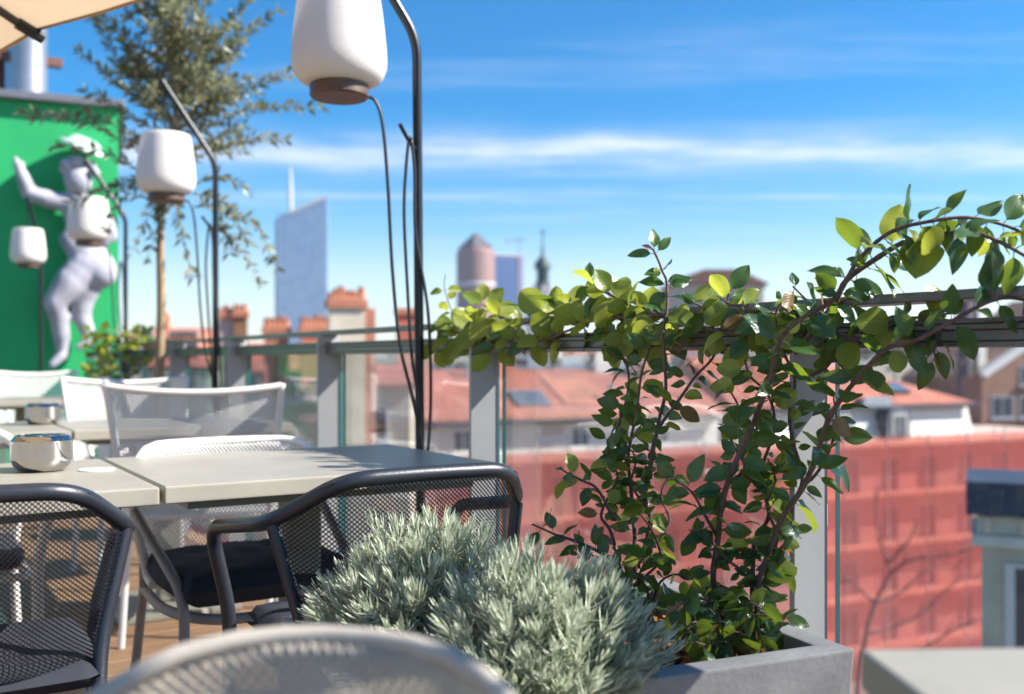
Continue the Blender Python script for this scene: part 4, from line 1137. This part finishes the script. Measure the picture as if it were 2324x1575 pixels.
M_neto = net_mat('orange_scaffold_net', (0.80, 0.16, 0.06), 0.75)
M_scaf = mat('galvanised_scaffold_tube', (0.45, 0.44, 0.43), 0.45, 0.6)
M_board = mat('scaffold_board', (0.60, 0.46, 0.34), 0.8, var=0.2, scale=1.5)
M_facade = mat('old_rose_facade', (0.50, 0.36, 0.31), 0.9, var=0.12, scale=0.5)

def window(root, x, z, w, h, y=0.0, frame=M_frame, sill=True):
    q = MB(); t = 0.09
    q.span((x - w / 2 - t, y - .05, z - t), (x - w / 2, y + .05, z + h + t)); q.span((x + w / 2, y - .05, z - t), (x + w / 2 + t, y + .05, z + h + t))
    q.span((x - w / 2, y - .05, z + h), (x + w / 2, y + .05, z + h + t)); q.span((x - w / 2, y - .05, z - t), (x + w / 2, y + .05, z)); q.span((x - .03, y - .04, z), (x + .03, y + .04, z + h))
    o = q.build('window', frame, root)
    q = MB(); q.span((x - w / 2, y - .012, z), (x + w / 2, y + .012, z + h)); q.build('pane', M_win, o)
    if sill:
        q = MB(); q.span((x - w / 2 - .2, y - .22, z - t - .12), (x + w / 2 + .2, y + .02, z - t - .004)); q.build('sill', frame, o)
    return o
def prism(q, pts, x0, x1, mi=0):
    """profile in (y, z) swept along x"""
    n = len(pts)
    vs = [(x0, y, z) for y, z in pts] + [(x1, y, z) for y, z in pts]
    q.add(vs, [(k, (k + 1) % n, n + (k + 1) % n, n + k) for k in range(n)] + [tuple(range(n - 1, -1, -1)), tuple(n + k for k in range(n))], mi)

# --- long building under red scaffold netting; local x along its front, origin below picture column 1700
PH_ = 25.0
nb = bthing('netted_building', 'long building wrapped in red scaffold netting across the street', 'building', 1700, 50, PH_)
ZT = 20.72                                                              # top of the netted front
q = MB(); q.span((-27, 0.9, 0), (24, 11, ZT - .05)); q.build('wall', M_facade, nb)
nw = 0
for k, x in enumerate([-24.5 + 2.9 * i for i in range(17)]):
    for s in range(4):
        window(nb, x, ZT - 3.05 - 2.75 * s, 1.35, 1.85, 0.9)
q = MB()
for s in range(4): q.span((-27, .55, ZT - 0.62 - 2.75 * s), (24, .905, ZT - 0.40 - 2.75 * s))
q.build('string_course', M_stone, nb)
sf = bthing('scaffold', 'scaffold with red safety net in front of the long building', 'scaffold', 1700, 50, PH_)
for k in range(18):
    x = -27 + 3.0 * k
    q = MB(); q.tube([(x, -.3, 8), (x, -.3, ZT + .35)], 0.045, 6); q.tube([(x, .4, 8), (x, .4, ZT + .3)], 0.045, 6); q.build('upright', M_scaf, sf)
for s in range(5):
    z = ZT - 0.25 - 2.75 * s
    q = MB(); q.span((-27, -.22, z - .10), (24, .36, z + .06)); q.build('walkway', M_board, sf)
for k in range(17):
    x = -27 + 3.0 * k
    q = MB(); n = 6; m = 14
    for i in range(n + 1):
        for j in range(m + 1):
            xx = x + 0.04 + 2.92 * i / n; z = 8 + (ZT + .05 - 8) * j / m
            q.v.append((xx, -.38 - .07 * math.sin(math.pi * i / n) * abs(math.sin(j * .9 + k)) + .02 * rng.uniform(-1, 1), z))
    q.f = [(i * (m + 1) + j, (i + 1) * (m + 1) + j, (i + 1) * (m + 1) + j + 1, i * (m + 1) + j + 1) for i in range(n) for j in range(m)]; q.m = [0] * len(q.f)
    q.build('net_panel', M_neto if k == 16 else M_net, sf, smooth=True)
# --- bare street tree in front of the net
bt_ = P(1975, 815, 44.5); bt_.z = -24
tree = thing('bare_tree', 'dark bare street tree in front of the red netting', 'tree', bt_)
def tq(x, y, d=44.5): return P(x, y, d) - bt_
M_bark = mat('street_tree_bark', (0.27, 0.10, 0.09), .9, var=.3)
q = MB(); q.tube(spline([Vector((0, 0, 0)), tq(1945, 1640), tq(1960, 1470), tq(1985, 1370), tq(2020, 1300), tq(2010, 1270)], 6), [.17 - .12 * i / 30 for i in range(31)], 8); q.build('trunk', M_bark, tree, smooth=True)
tb2 = random.Random(8)
for pts in ([(2020, 1300), (2070, 1270), (2150, 1262), (2230, 1235)], [(1985, 1370), (2050, 1340), (2110, 1290), (2190, 1300)], [(1965, 1440), (2080, 1400), (2170, 1320), (2240, 1310)], [(1985, 1370), (1930, 1320), (1890, 1330)], [(2010, 1270), (1990, 1200), (1985, 1100)], [(2010, 1280), (2060, 1230), (2080, 1180)], [(1950, 1600), (2060, 1500), (2180, 1420), (2260, 1400)]):
    dd = tb2.uniform(-2, 2); ln = spline([tq(x, y, 44.5 + dd * i / 3) for i, (x, y) in enumerate(pts)], 6)
    q = MB(); q.tube(ln, [.075 * (1 - .75 * i / len(ln)) for i in range(len(ln))], 6)
    for k in range(2, len(ln) - 1, 2):
        e = ln[k] + Vector((tb2.uniform(-.6, .6), tb2.uniform(-.6, .6), tb2.uniform(.1, 1.0)))
        q.tube([ln[k], (ln[k] + e) / 2 + Vector((.05, 0, .1)), e], [.035, .025, .01], 5)
    q.build('branch', M_bark, tree, smooth=True)
# --- white attic storey and tiled roofs above the net
ra = bthing('tiled_roof_house', 'house with red tiled roof, skylight and white attic wall left of the vines', 'building', 1700, 50, PH_)
q = MB(); q.span((-17.5, 1.25, ZT - 4), (-1.0, 9.5, ZT + 1.50)); q.build('attic_wall', M_lime, ra)
rf = MB(); prism(rf, [(0.7, ZT + 1.45), (0.7, ZT + 1.60), (5.4, ZT + 3.75), (10.1, ZT + 1.60), (10.1, ZT + 1.45)], -18.0, -0.8); ro = rf.build('roof', M_tile, ra)
q = MB(); q.span((-18.05, .50, ZT + 1.32), (-.75, .695, ZT + 1.50)); q.build('gutter', M_zincdark, ra)
sl = math.atan2(2.15, 4.7)
def on_roof(root, name, x, y, w, l, m, th=.14, proud=.09, frame=None):
    z = ZT + 1.60 + (y - .7) * math.tan(sl)
    rot = Matrix.Rotation(sl, 3, 'X')
    q = MB(); q.box((x, y - math.sin(sl) * proud, z + math.cos(sl) * proud), (w, l, th), rot); o = q.build(name, m, root)
    if frame:
        q = MB(); q.box((x, y - math.sin(sl) * (proud + .075), z + math.cos(sl) * (proud + .075)), (w - .2, l - .2, .03), rot); q.build('pane', frame, o)
    return o
M_skl = mat('skylight_glass_sky', (0.25, 0.28, 0.33), 0.06, 0.6)
on_roof(ro, 'skylight', -11.2, 2.3, 1.7, 1.5, M_zinc, frame=M_skl)
on_roof(ro, 'roof_patch', -8.2, 3.2, 2.6, 3.4, M_tileo, th=.05, proud=.04)
for x in (-15.0, -9.0, -4.5): window(ra, x, ZT + .15, .9, .85, 1.25)
q = MB(); q.span((-12.0, 5.2, ZT + 2.6), (-10.6, 6.2, ZT + 4.9)); ch = q.build('chimney', M_brick, ra)
q = MB(); q.span((-6.0, 5.0, ZT + 2.6), (-4.8, 6.0, ZT + 4.6)); q.build('chimney', M_lime, ra)

rb_ = bthing('dormer_house', 'white attic house with dark dormers and red hipped roof at right', 'building', 1700, 50, PH_)
q = MB()
prism(q, [(1.3, ZT - 3.5), (1.3, ZT + .0), (1.75, ZT + 1.66), (9.6, ZT + 1.66), (9.6, ZT - 3.5)], 0.4, 17.3)
# sloped right end of the attic storey
q.build('mansard', mat('white_mansard_render', (0.72, 0.71, 0.69), 0.8, var=.06, scale=1), rb_)
q = MB()
e0, e1, y0_, y1_ = 0.1, 17.5, 1.2, 10.0
rz0 = ZT + 1.72
q.add([(e0, y0_, rz0), (e1, y0_, rz0), (e1, y1_, rz0), (e0, y1_, rz0), (e0, 5.6, rz0 + 2.7), (8.5, 5.6, rz0 + 2.7)],
      [(0, 1, 5, 4), (2, 3, 4, 5), (1, 2, 5), (3, 0, 4), (3, 2, 1, 0)]); hip = q.build('roof', M_tile, rb_)
q = MB(); q.span((0.05, 1.0, rz0 - .2), (17.6, 1.195, rz0 - .01)); q.build('gutter', M_zincdark, rb_)
on_roof(hip, 'skylight', 12.2, 2.6, 1.9, 1.2, M_zincdark, proud=.16, frame=M_skl)
for i, x in enumerate((6.7, 10.8)):
    q = MB(); n = 10
    pts = [(-0.85, 0.0), (-0.85, 1.0)] + [(-0.85 * math.cos(math.pi * k / n), 1.0 + .72 * math.sin(math.pi * k / n)) for k in range(1, n)] + [(0.85, 1.0), (0.85, 0.0)]
    m = len(pts); q.v = [(x + a, .62, ZT - .05 + b) for a, b in pts] + [(x + a, 2.6, ZT - .05 + b) for a, b in pts]
    q.f = [(k, (k + 1) % m, m + (k + 1) % m, m + k) for k in range(m)] + [tuple(range(m - 1, -1, -1)), tuple(range(m, 2 * m))]; q.m = [0] * len(q.f)
    dm = q.build('dormer', mat('slate_grey_dormer', (0.10, 0.10, 0.125), 0.55), rb_)
    q = MB(); q.span((x - .42, .585, ZT + .1), (x + .42, .60, ZT + 1.15)); q.build('pane', M_win, dm)
    q = MB(); q.span((x - .52, .56, ZT + .02), (x - .42, .64, ZT + 1.2)); q.span((x + .42, .56, ZT + .02), (x + .52, .64, ZT + 1.2)); q.span((x - .42, .56, ZT + 1.15), (x + .42, .64, ZT + 1.25)); q.span((x - .03, .565, ZT + .1), (x + .03, .584, ZT + 1.15)); q.build('frame', M_lime, dm)
q = MB(); q.span((8.6, 1.0, rz0 - .1), (10.6, 1.6, rz0 + .45)); q.build('roof_box', M_zinc, rb_)

# vents, small chimneys and aerials on both tiled roofs
for (rt, x, y, kind_) in ((ra, -16.2, 3.6, 0), (ra, -13.4, 4.6, 1), (ra, -9.4, 5.0, 2), (ra, -6.9, 2.0, 1), (ra, -3.2, 4.4, 0), (ra, -2.0, 2.2, 1), (rb_, 3.2, 3.6, 0), (rb_, 7.2, 4.6, 2), (rb_, 9.2, 3.2, 1), (rb_, 13.4, 3.4, 1)):
    z = ZT + 1.6 + (y - .7) * math.tan(sl)
    q = MB()
    if kind_ == 0: q.span((x - .45, y - .35, z - .5), (x + .45, y + .35, z + 1.3)); q.span((x - .55, y - .45, z + 1.303), (x + .55, y + .45, z + 1.45)); q.build('chimney', M_brick, rt)
    elif kind_ == 1: q.tube([(x, y, z - .2), (x, y, z + .7)], .09, 8); q.tube([(x, y, z + .7), (x, y, z + .85)], .15, 8); q.build('vent_pipe', M_zinc, rt)
    else:
        q.tube([(x, y, z - .2), (x, y, z + 2.6)], .035, 6)
        for h in (1.9, 2.2, 2.5): q.tube([(x - .6, y, z + h), (x + .6, y, z + h)], .02, 5)
        q.build('aerial', M_scaf, rt)
# --- near grey stone chimney head just outside the glass at right
cb = bthing('chimney_stack', 'grey stone chimney stack with dark blue zinc cap at lower right', 'chimney', 2336, 12.0, -25)
zz = lambda y: zy(y, 12.0)
q = MB(); q.span((-.52, 0, 14), (1.4, 1.4, zz(1245))); q.build('shaft', mat('grey_stone', (0.44, 0.41, 0.35), 0.85, var=.18, scale=2.5, bump=.6, bscale=12), cb)
q = MB(); q.span((-.64, -.12, zz(1245) + .003), (1.5, 1.5, zz(1218))); q.span((-.58, -.06, zz(1218) + .003), (1.45, 1.45, zz(1172))); cn = q.build('cornice', mat('pale_stone', (0.56, 0.53, 0.46), 0.85, var=.15, scale=2.5), cb, bevel=.012)
q = MB(); prism(q, [(-.20, zz(1172) + .004), (-.14, zz(1096)), (1.50, zz(1096)), (1.56, zz(1172) + .004)], -.70, 1.6); q.build('zinc_cap', M_zincdark, cb)
q = MB(); q.span((-.16, -.03, 15), (.6, -.003, zz(1290))); q.build('window', M_win, cb)
q = MB(); q.span((-.27, -.04, 15), (-.16, -.002, zz(1282))); q.span((-.16, -.04, zz(1290)), (.6, -.002, zz(1282))); q.build('frame', M_lime, cb)
for kx in (-.5, -.1, .4):
    q = MB(); q.span((kx, -.115, zz(1215)), (kx + .08, -.061, zz(1176))); q.build('bracket', M_stone, cn)

# --- brick gable house at the right edge
gb = bthing('gable_house', 'brown brick gable house with white sloping coping at right edge', 'building', 2330, 66, 12)
q = MB(); zb = zy(905, 66)
q.add([(-3.4, 0, 0), (6, 0, 0), (6, 0, zb + 7.0), (-3.4, 0, zb + 1.4), (-3.4, 9, 0), (6, 9, 0), (6, 9, zb + 7.0), (-3.4, 9, zb + 1.4)], [(0, 1, 2, 3), (5, 4, 7, 6), (4, 0, 3, 7), (3, 2, 6, 7), (1, 5, 6, 2)]); q.build('wall', M_brick2, gb)
q = MB(); q.box((1.3, -.05, zb + 4.45), (11.0, .5, .5), Matrix.Rotation(-math.atan2(5.6, 9.4), 3, 'Y')); q.build('coping', M_lime, gb)
for x in (-1.9, .2, 2.2): window(gb, x, zb - 1.15, 1.5, 1.25, 0, M_zinc)
window(gb, 0.0, zb + 1.0, 1.0, 1.1, 0, M_zinc)
tw_ = bthing('chimney_wall', 'dark party wall chimney standing beside the brick gable', 'chimney', 2210, 67, 20)
q = MB(); q.span((-.55, 0, 5), (.25, 1.0, zy(672, 67))); q.build('shaft', mat('dark_grey_render', (0.10, 0.09, 0.10), 0.85, var=.2), tw_)
q = MB(); q.span((.253, -.1, 5), (.95, 1.1, zy(668, 67))); q.build('pilaster', M_lime, tw_)

# --- cream house behind the roofs, seen between rail and roof
cr = bthing('cream_house', 'cream rendered house behind the red hipped roof', 'building', 2010, 85, 14)
q = MB(); q.span((-7.5, 0, 0), (6.0, 9, zy(770, 85))); q.build('wall', M_stone, cr)
q = MB(); prism(q, [(-.6, zy(770, 85) + .01), (4.5, zy(752, 85)), (9.6, zy(770, 85) + .01)], -8, 6.5); q.build('roof', M_tile, cr)
for x in (-5, -2, 1.2, 4): window(cr, x, zy(822, 85), .9, 1.2, 0)
# --- wide building with a low pediment
pb = bthing('pediment_building', 'wide beige building with low brown pediment roof on the skyline', 'building', 1637, 190, 4)
q = MB(); q.span((-8.2, 0, 0), (8.2, 16, zy(646, 190))); q.build('wall', mat('beige_stone', (0.52, 0.43, 0.34), .85, var=.1, scale=.3), pb)
q = MB(); za, zb2 = zy(645, 190), zy(612, 190)
q.add([(-9.2, -1, za), (9.2, -1, za), (3, -1, zb2), (-3.5, -1, zb2), (-9.2, 17, za), (9.2, 17, za), (3, 17, zb2), (-3.5, 17, zb2)], [(0, 1, 2, 3), (5, 4, 7, 6), (0, 3, 7, 4), (1, 5, 6, 2), (3, 2, 6, 7), (0, 4, 5, 1)]); q.build('roof', mat('brown_tile', (0.24, 0.12, 0.09), .85, var=.2, scale=.5), pb)
for x in (-6, -2, 2, 6):
    for s in range(2): window(pb, x, zy(700, 190) - 4.2 * s, 1.6, 2.4, 0, M_lime)
q = MB(); q.span((-8.6, -.45, za - .7), (8.6, -.003, za - .25)); q.build('cornice', M_stone, pb)

# --- church dome with lantern and cross
dm_ = bthing('church_dome', 'church dome with green copper lantern and cross on the skyline', 'church', 1231, 330, 0)
s_ = 330 / FPX
q = MB(); q.lathe([(5.8, 0), (5.8, zy(705, 330)), (6.2, zy(704, 330)), (6.2, zy(698, 330)), (5.7, zy(697, 330))], n=24); q.build('drum', M_lime, dm_, smooth='auto')
q = MB(); H0 = zy(697, 330); q.lathe([(5.7, H0), (5.5, H0 + 2.2), (4.8, H0 + 4.2), (3.7, H0 + 5.9), (2.3, H0 + 7.2), (1.9, H0 + 7.5)], n=24); dmo = q.build('dome', mat('slate_dome', (0.10, 0.105, 0.135), .5, var=.2, scale=.4), dm_, smooth='auto')
for k in range(8):
    a = 2 * math.pi * k / 8
    q = MB(); q.tube([(r * math.cos(a) * 1.02, r * math.sin(a) * 1.02, z) for r, z in ((5.7, H0), (5.5, H0 + 2.2), (4.8, H0 + 4.2), (3.7, H0 + 5.9), (2.3, H0 + 7.2))], .28, 6); q.build('rib', M_lime, dmo)
M_cop = mat('green_copper', (0.05, 0.09, 0.08), .6, var=.3, scale=.8)
q = MB(); q.lathe([(2.6, H0 + 7.4), (2.6, H0 + 8.2), (1.76, H0 + 8.3), (1.76, H0 + 12.2), (2.7, H0 + 12.4), (2.8, H0 + 12.9), (2.7, H0 + 13.7), (2.5, H0 + 14.8), (1.5, H0 + 16), (.6, H0 + 17.2), (.5, H0 + 19.0), (.3, H0 + 20.5), (.22, H0 + 23.2)], n=16); q.build('lantern', M_cop, dm_, smooth='auto')
for k in range(8):
    a = 2 * math.pi * (k + .5) / 8; q = MB(); q.box((1.78 * math.cos(a), 1.78 * math.sin(a), H0 + 10.2), (.5, .5, 2.6), Matrix.Rotation(a, 3, 'Z')); q.build('lantern_window', M_win, dm_)
q = MB(); q.span((-.16, -.16, H0 + 23), (.16, .16, H0 + 26.2)); q.span((-1.0, -.15, H0 + 24.6), (1.0, .15, H0 + 25.0)); q.build('cross', M_cop, dm_)

# --- high towers about a mile off
T_ = 1300
gt = bthing('glass_tower', 'pale blue glass skyscraper with slanted top and white mast', 'skyscraper', 684, T_, 6)
def tz(y): return zy(y, T_)
kx = T_ / FPX
q = MB()
xl, xr = (629 - 684) * kx, (741 - 684) * kx
prof = [(xl, 0), (xr, 0), (xr, tz(446)), (xl + 26 * kx, tz(484)), (xl + 6 * kx, tz(488)), (xl + 1.5 * kx, tz(494)), (xl, tz(502))]
n = len(prof); q.v = [(x, 0, z) for x, z in prof] + [(x, 34, z) for x, z in prof]
q.f = [tuple(range(n)), tuple(range(2 * n - 1, n - 1, -1))] + [(k, n + k, n + (k + 1) % n, (k + 1) % n) for k in range(n)]; q.m = [0] * len(q.f)
M_curtain = bpy.data.materials.new('blue_curtain_wall'); M_curtain.use_nodes = True
def curtain(m, c1, c2, c3, w, h, rough=.18, metal=.35):
    n_, l_ = m.node_tree.nodes, m.node_tree.links; b = n_['Principled BSDF']; b.inputs['Roughness'].default_value = rough; b.inputs['Metallic'].default_value = metal
    t = n_.new('ShaderNodeTexCoord'); mpn = n_.new('ShaderNodeMapping'); mpn.inputs['Rotation'].default_value = (R(90), 0, 0); l_.new(t.outputs['Object'], mpn.inputs[0])
    br_ = n_.new('ShaderNodeTexBrick'); br_.offset = 0; br_.inputs['Scale'].default_value = 1; br_.inputs['Brick Width'].default_value = w; br_.inputs['Row Height'].default_value = h; br_.inputs['Mortar Size'].default_value = .45
    br_.inputs['Color1'].default_value = (*c1, 1); br_.inputs['Color2'].default_value = (*c2, 1); br_.inputs['Mortar'].default_value = (*c3, 1); l_.new(mpn.outputs[0], br_.inputs['Vector']); l_.new(br_.outputs['Color'], b.inputs['Base Color'])
curtain(M_curtain, (0.20, 0.30, 0.47), (0.26, 0.36, 0.52), (0.42, 0.49, 0.58), 9.0, 8.0)
q.build('glass_body', M_curtain, gt)
q = MB(); q.span((xl - 5 * kx, 4, 0), (xl - .05, 30, tz(497))); q.build('shaded_side', mat('shaded_blue_glass', (0.10, 0.20, 0.38), .2, .3), gt)  # tower's shaded left side, its shade put into a darker glass colour
q = MB(); q.box(((xr + xl + 26 * kx) / 2, -.6, (tz(446) + tz(484)) / 2), (math.hypot(xr - xl - 26 * kx, tz(446) - tz(484)), 1.0, 4.0), Matrix.Rotation(-math.atan2(tz(446) - tz(484), xr - xl - 26 * kx), 3, 'Y')); q.build('roof_edge', M_lime, gt)
q = MB(); q.tube([((657 - 684) * kx, 14, tz(486)), ((657 - 684) * kx, 14, tz(420)), ((656 - 684) * kx, 14, tz(376))], [3.2, 2.6, 1.2], 8); q.build('mast', M_lime, gt)

pt = bthing('round_tower', 'round brick red tower with dark pyramid roof on the skyline', 'skyscraper', 1079, T_, 0)
M_rt = bpy.data.materials.new('rose_brown_precast'); M_rt.use_nodes = True; curtain(M_rt, (0.22, 0.105, 0.10), (0.19, 0.09, 0.085), (0.33, 0.18, 0.15), 5.0, 6.8, .7, 0)
rr0 = 43.5 * kx
q = MB(); q.lathe([(rr0, 0), (rr0, tz(577)), (rr0 * .97, tz(572)), (rr0 * .9, tz(566)), (rr0 * .62, tz(562))], n=40); q.build('drum', M_rt, pt, smooth='auto')
q = MB(); hb = rr0 * .66
q.add([(-hb, -hb, tz(562) + .1), (hb, -hb, tz(562) + .1), (hb, hb, tz(562) + .1), (-hb, hb, tz(562) + .1), (0, 0, tz(527))], [(0, 1, 4), (1, 2, 4), (2, 3, 4), (3, 0, 4), (3, 2, 1, 0)])
o = q.build('pyramid_roof', mat('dark_bronze_roof', (0.045, 0.036, 0.05), .6, 0), pt); o.rotation_euler = (0, 0, R(38))
q = MB(); q.lathe([(rr0 + .4, tz(650)), (rr0 + .9, tz(649)), (rr0 + .9, tz(644)), (rr0 + .4, tz(643))], n=40); q.f = q.f[:-2]; q.m = q.m[:-2]; q.build('ring_band', M_lime, pt)

bt = bthing('blue_box_tower', 'blue glass office tower right of the round tower', 'skyscraper', 1157, 1420, 22)
q = MB(); k2 = 1420 / FPX; zt2 = zy(581, 1420); q.span((-37 * k2, 0, 0), (31 * k2, 26, zt2)); 
M_bt = bpy.data.materials.new('deep_blue_curtain_wall'); M_bt.use_nodes = True; curtain(M_bt, (0.015, 0.07, 0.20), (0.02, 0.085, 0.24), (0.05, 0.13, 0.28), 8, 8.4, .65, 0)
q.build('glass_body', M_bt, bt)
q = MB(); q.span((31 * k2 - 7, -.8, 0), (31 * k2 + .5, -.01, zt2 + 1)); q.build('sunlit_side_strip', mat('sunlit_mauve_tone', (0.24, 0.19, 0.30), .6), bt)  # strip added for the sunlit right side, the light painted as mauve
q = MB(); q.span((-37 * k2 - .5, -.5, zt2 + .01), (31 * k2 + .5, 26.5, zt2 + 2.5)); q.build('parapet', M_lime, bt)
# distant tower crane
tcn2 = bthing('tower_crane', 'faint tower crane above the blue office tower', 'crane', 1178, 1500, 0)
k3 = 1500 / FPX
q = MB(); q.span((-.9, -.9, 0), (.9, .9, zy(535, 1500))); q.build('mast', M_lime, tcn2)
q = MB(); q.span((-30 * k3, -.7, zy(547, 1500)), (16 * k3, .7, zy(544, 1500))); q.build('jib', M_lime, tcn2)
q = MB(); q.span((-30 * k3, -.9, zy(556, 1500)), (-26 * k3, .9, zy(548, 1500))); q.build('counterweight', M_lime, tcn2)

# --- chimney stacks and roofs on the near left skyline
def stack(label, pxa, pxb, top, d, phi, m, bottom, pots=5, cap=M_brick, side=None, grp='chimney stacks on the skyline'):
    k = d / FPX; w = (pxb - pxa) * k
    r_ = bthing('chimney_stack', label, 'chimney', (pxa + pxb) / 2, d, phi, grp)
    zt_, z0 = zy(top, d), zy(bottom, d)
    q = MB(); q.span((-w / 2, 0, z0), (w / 2, w * .45 if side is None else side, zt_ - .42)); q.build('shaft', m, r_)
    q = MB(); q.span((-w / 2 - .09, -.09, zt_ - .418), (w / 2 + .09, (w * .45 if side is None else side) + .09, zt_ - .16)); cp = q.build('cap', cap, r_, bevel=.02)
    for i in range(pots):
        x = -w / 2 + w * (i + .5) / pots; hh = rng.uniform(.22, .42)
        q = MB(); q.lathe([(.13, zt_ - .158), (.10, zt_ - .16 + hh * .6), (.12, zt_ - .16 + hh)], (x, w * .2, 0), n=10); q.build('chimney_pot', M_pot, cp)
    return r_
s1 = stack('tall cream chimney stack with orange brick side behind the railing', 748, 828, 668, 30, 16, mat('cream_plaster_stack', (0.62, 0.52, 0.40), .9, var=.14, scale=1.6), 1010, 7, M_brick)
q = MB(); q.span(((828 - 788) * 30 / FPX + .003, .03, zy(1010, 30)), ((852 - 788) * 30 / FPX, 1.2, zy(668, 30) - .42)); q.build('brick_side', M_brick, s1)
stack('orange chimney stack with pots left of the cream stack', 600, 655, 732, 36, 14, M_brick, 900, 5)
stack('orange chimney stack next to the cream stack', 684, 748, 730, 36, 16, M_brick, 900, 6)
stack('red chimney stack half hidden by the large lantern pole', 902, 948, 690, 38, 14, mat('red_brick_render', (0.42, 0.12, 0.08), .85, var=.2, scale=1.5), 860, 0)
stack('pinkish block chimney right of the middle lantern pole', 497, 532, 702, 42, 14, mat('pink_render', (0.52, 0.35, 0.31), .9, var=.1), 940, 3)
stack('dark brown brick chimney beside the pinkish one', 531, 561, 698, 42, 14, mat('dark_brown_brick', (0.24, 0.12, 0.06), .9, var=.3, scale=2), 940, 3)

def house(label, pxa, pxb, eave, ridge, d, phi, wm, tm, windows=(), grp='rooftop houses behind the railing', depth=None, chim=0):
    k = d / FPX; w = (pxb - pxa) * k; dep = depth or max(5, w * .6)
    h = bthing('town_house', label, 'building', (pxa + pxb) / 2, d, phi, grp)
    ze, zr = zy(eave, d), zy(ridge, d)
    q = MB(); q.span((-w / 2, 0, 0), (w / 2, dep, ze)); q.build('wall', wm, h)
    q = MB(); prism(q, [(-.35, ze + .003), (-.35, ze + .14), (dep / 2, zr), (dep + .35, ze + .14), (dep + .35, ze + .003)], -w / 2 - .3, w / 2 + .3); r_ = q.build('roof', tm, h)
    for (px, py, ww, hh) in windows:
        window(h, (px - (pxa + pxb) / 2) * k, zy(py, d), ww, hh, 0)
    for i in range(chim):
        x = w * rng.uniform(-.4, .4); q = MB(); q.span((x - .4, dep * .45, zr - 1.2), (x + .4, dep * .45 + .6, zr + 1.1)); q.build('chimney', M_brick, r_)
    return h
house('red roofed house with two white dormer windows left of the olive trunk', 290, 452, 772, 742, 75, -6, M_brick, M_tileo, ((330, 776, 1.0, .7), (402, 776, 1.0, .7), (435, 776, 1.0, .7)), chim=2)
house('grey white house with blue windows behind the large lantern pole', 925, 1075, 818, 800, 62, 16, M_lime, M_zinc, ((985, 850, 1.0, 1.3), (1010, 1005, 1.5, 1.3), (1050, 850, 1.0, 1.3), (960, 905, 1.0, 1.4)))
house('cream house under the cream chimney stack', 745, 930, 880, 830, 33, 4, M_stone, M_tile, ((780, 995, .75, 1.0), (850, 995, .75, 1.0)))
house('rose house with brick wall below the orange stacks', 560, 745, 850, 800, 39, 0, M_facade, M_tile, ((590, 905, .8, 1.1), (650, 905, .8, 1.1), (710, 900, .8, 1.1)))
house('green shuttered pale house seen through the far railing', 300, 520, 838, 812, 48, -4, mat('pale_green_render', (0.30, 0.50, 0.34), .9, var=.1), M_tile, ((350, 880, .8, 1.0), (430, 880, .8, 1.0)))
house('slate grey house behind the vine on the rail', 1120, 1420, 838, 806, 80, 12, M_stone, M_zinc, ((1180, 848, 1.0, 1.2), (1260, 848, 1.0, 1.2), (1340, 848, 1.0, 1.2)), chim=2)
house('mauve grey house right of the planted stems', 1560, 1790, 835, 800, 88, 12, M_lime, M_zinc, ((1620, 850, 1.2, 1.4), (1720, 850, 1.2, 1.4)), chim=2)
# far rooftops along the horizon
fr_ = random.Random(5)
walls = [M_stone, M_lime, M_facade, mat('warm_white_render', (0.62, 0.58, 0.52), .9, var=.1)]
FAR = {1: 'distant house at the foot of the pediment building', 4: 'distant house straight below the church dome', 13: 'distant house beside the right edge of the green wall',
       17: 'distant house just right of the church dome above the rail vine', 18: 'distant house between the middle lantern pole and the pinkish chimney', 20: 'distant house between the large lantern pole and the vine tip',
       25: 'distant house at the foot of the blue office tower', 28: 'distant house between the cream stack and the large lantern pole', 30: 'distant house between the church dome and the pediment building'}
for k in range(36):
    d = fr_.uniform(140, 620); px = 230 + (2380 - 230) * ((k * 0.618034) % 1.0)
    wpx = fr_.uniform(9, 20) / d * FPX
    ridge = fr_.uniform(776, 802) if px < 1500 else fr_.uniform(735, 790)
    eave_, phi_, tm_ = ridge + fr_.uniform(1.4, 3.0) / d * FPX, fr_.uniform(-25, 25), M_tile if fr_.random() < .75 else M_zinc
    if k not in FAR: continue                      # wholly hidden by nearer houses
    house(FAR[k], px - wpx / 2, px + wpx / 2, eave_, ridge, d, phi_, walls[k % 4], tm_,
          [(px + (i - 1) * wpx * .3, ridge + 5.5 / d * FPX, 1.0, 1.5) for i in range(3)], 'distant roofscape houses', depth=10)

# ------------------------------------------------------------------ air
hz = MB(); hz.span((-2600, -2600, -25.4), (2600, 2600, 290))
M_haze = bpy.data.materials.new('pale_air'); M_haze.use_nodes = True
hn = M_haze.node_tree.nodes; hn.remove(hn['Principled BSDF'])
pv = hn.new('ShaderNodeVolumePrincipled'); pv.inputs['Color'].default_value = (0.80, 0.88, 1.0, 1); pv.inputs['Density'].default_value = 0.00011; pv.inputs['Anisotropy'].default_value = 0.2
M_haze.node_tree.links.new(pv.outputs[0], hn['Material Output'].inputs['Volume'])
tag(hz.build('haze', M_haze), 'thin pale blue haze over the city', None, None, 'stuff')
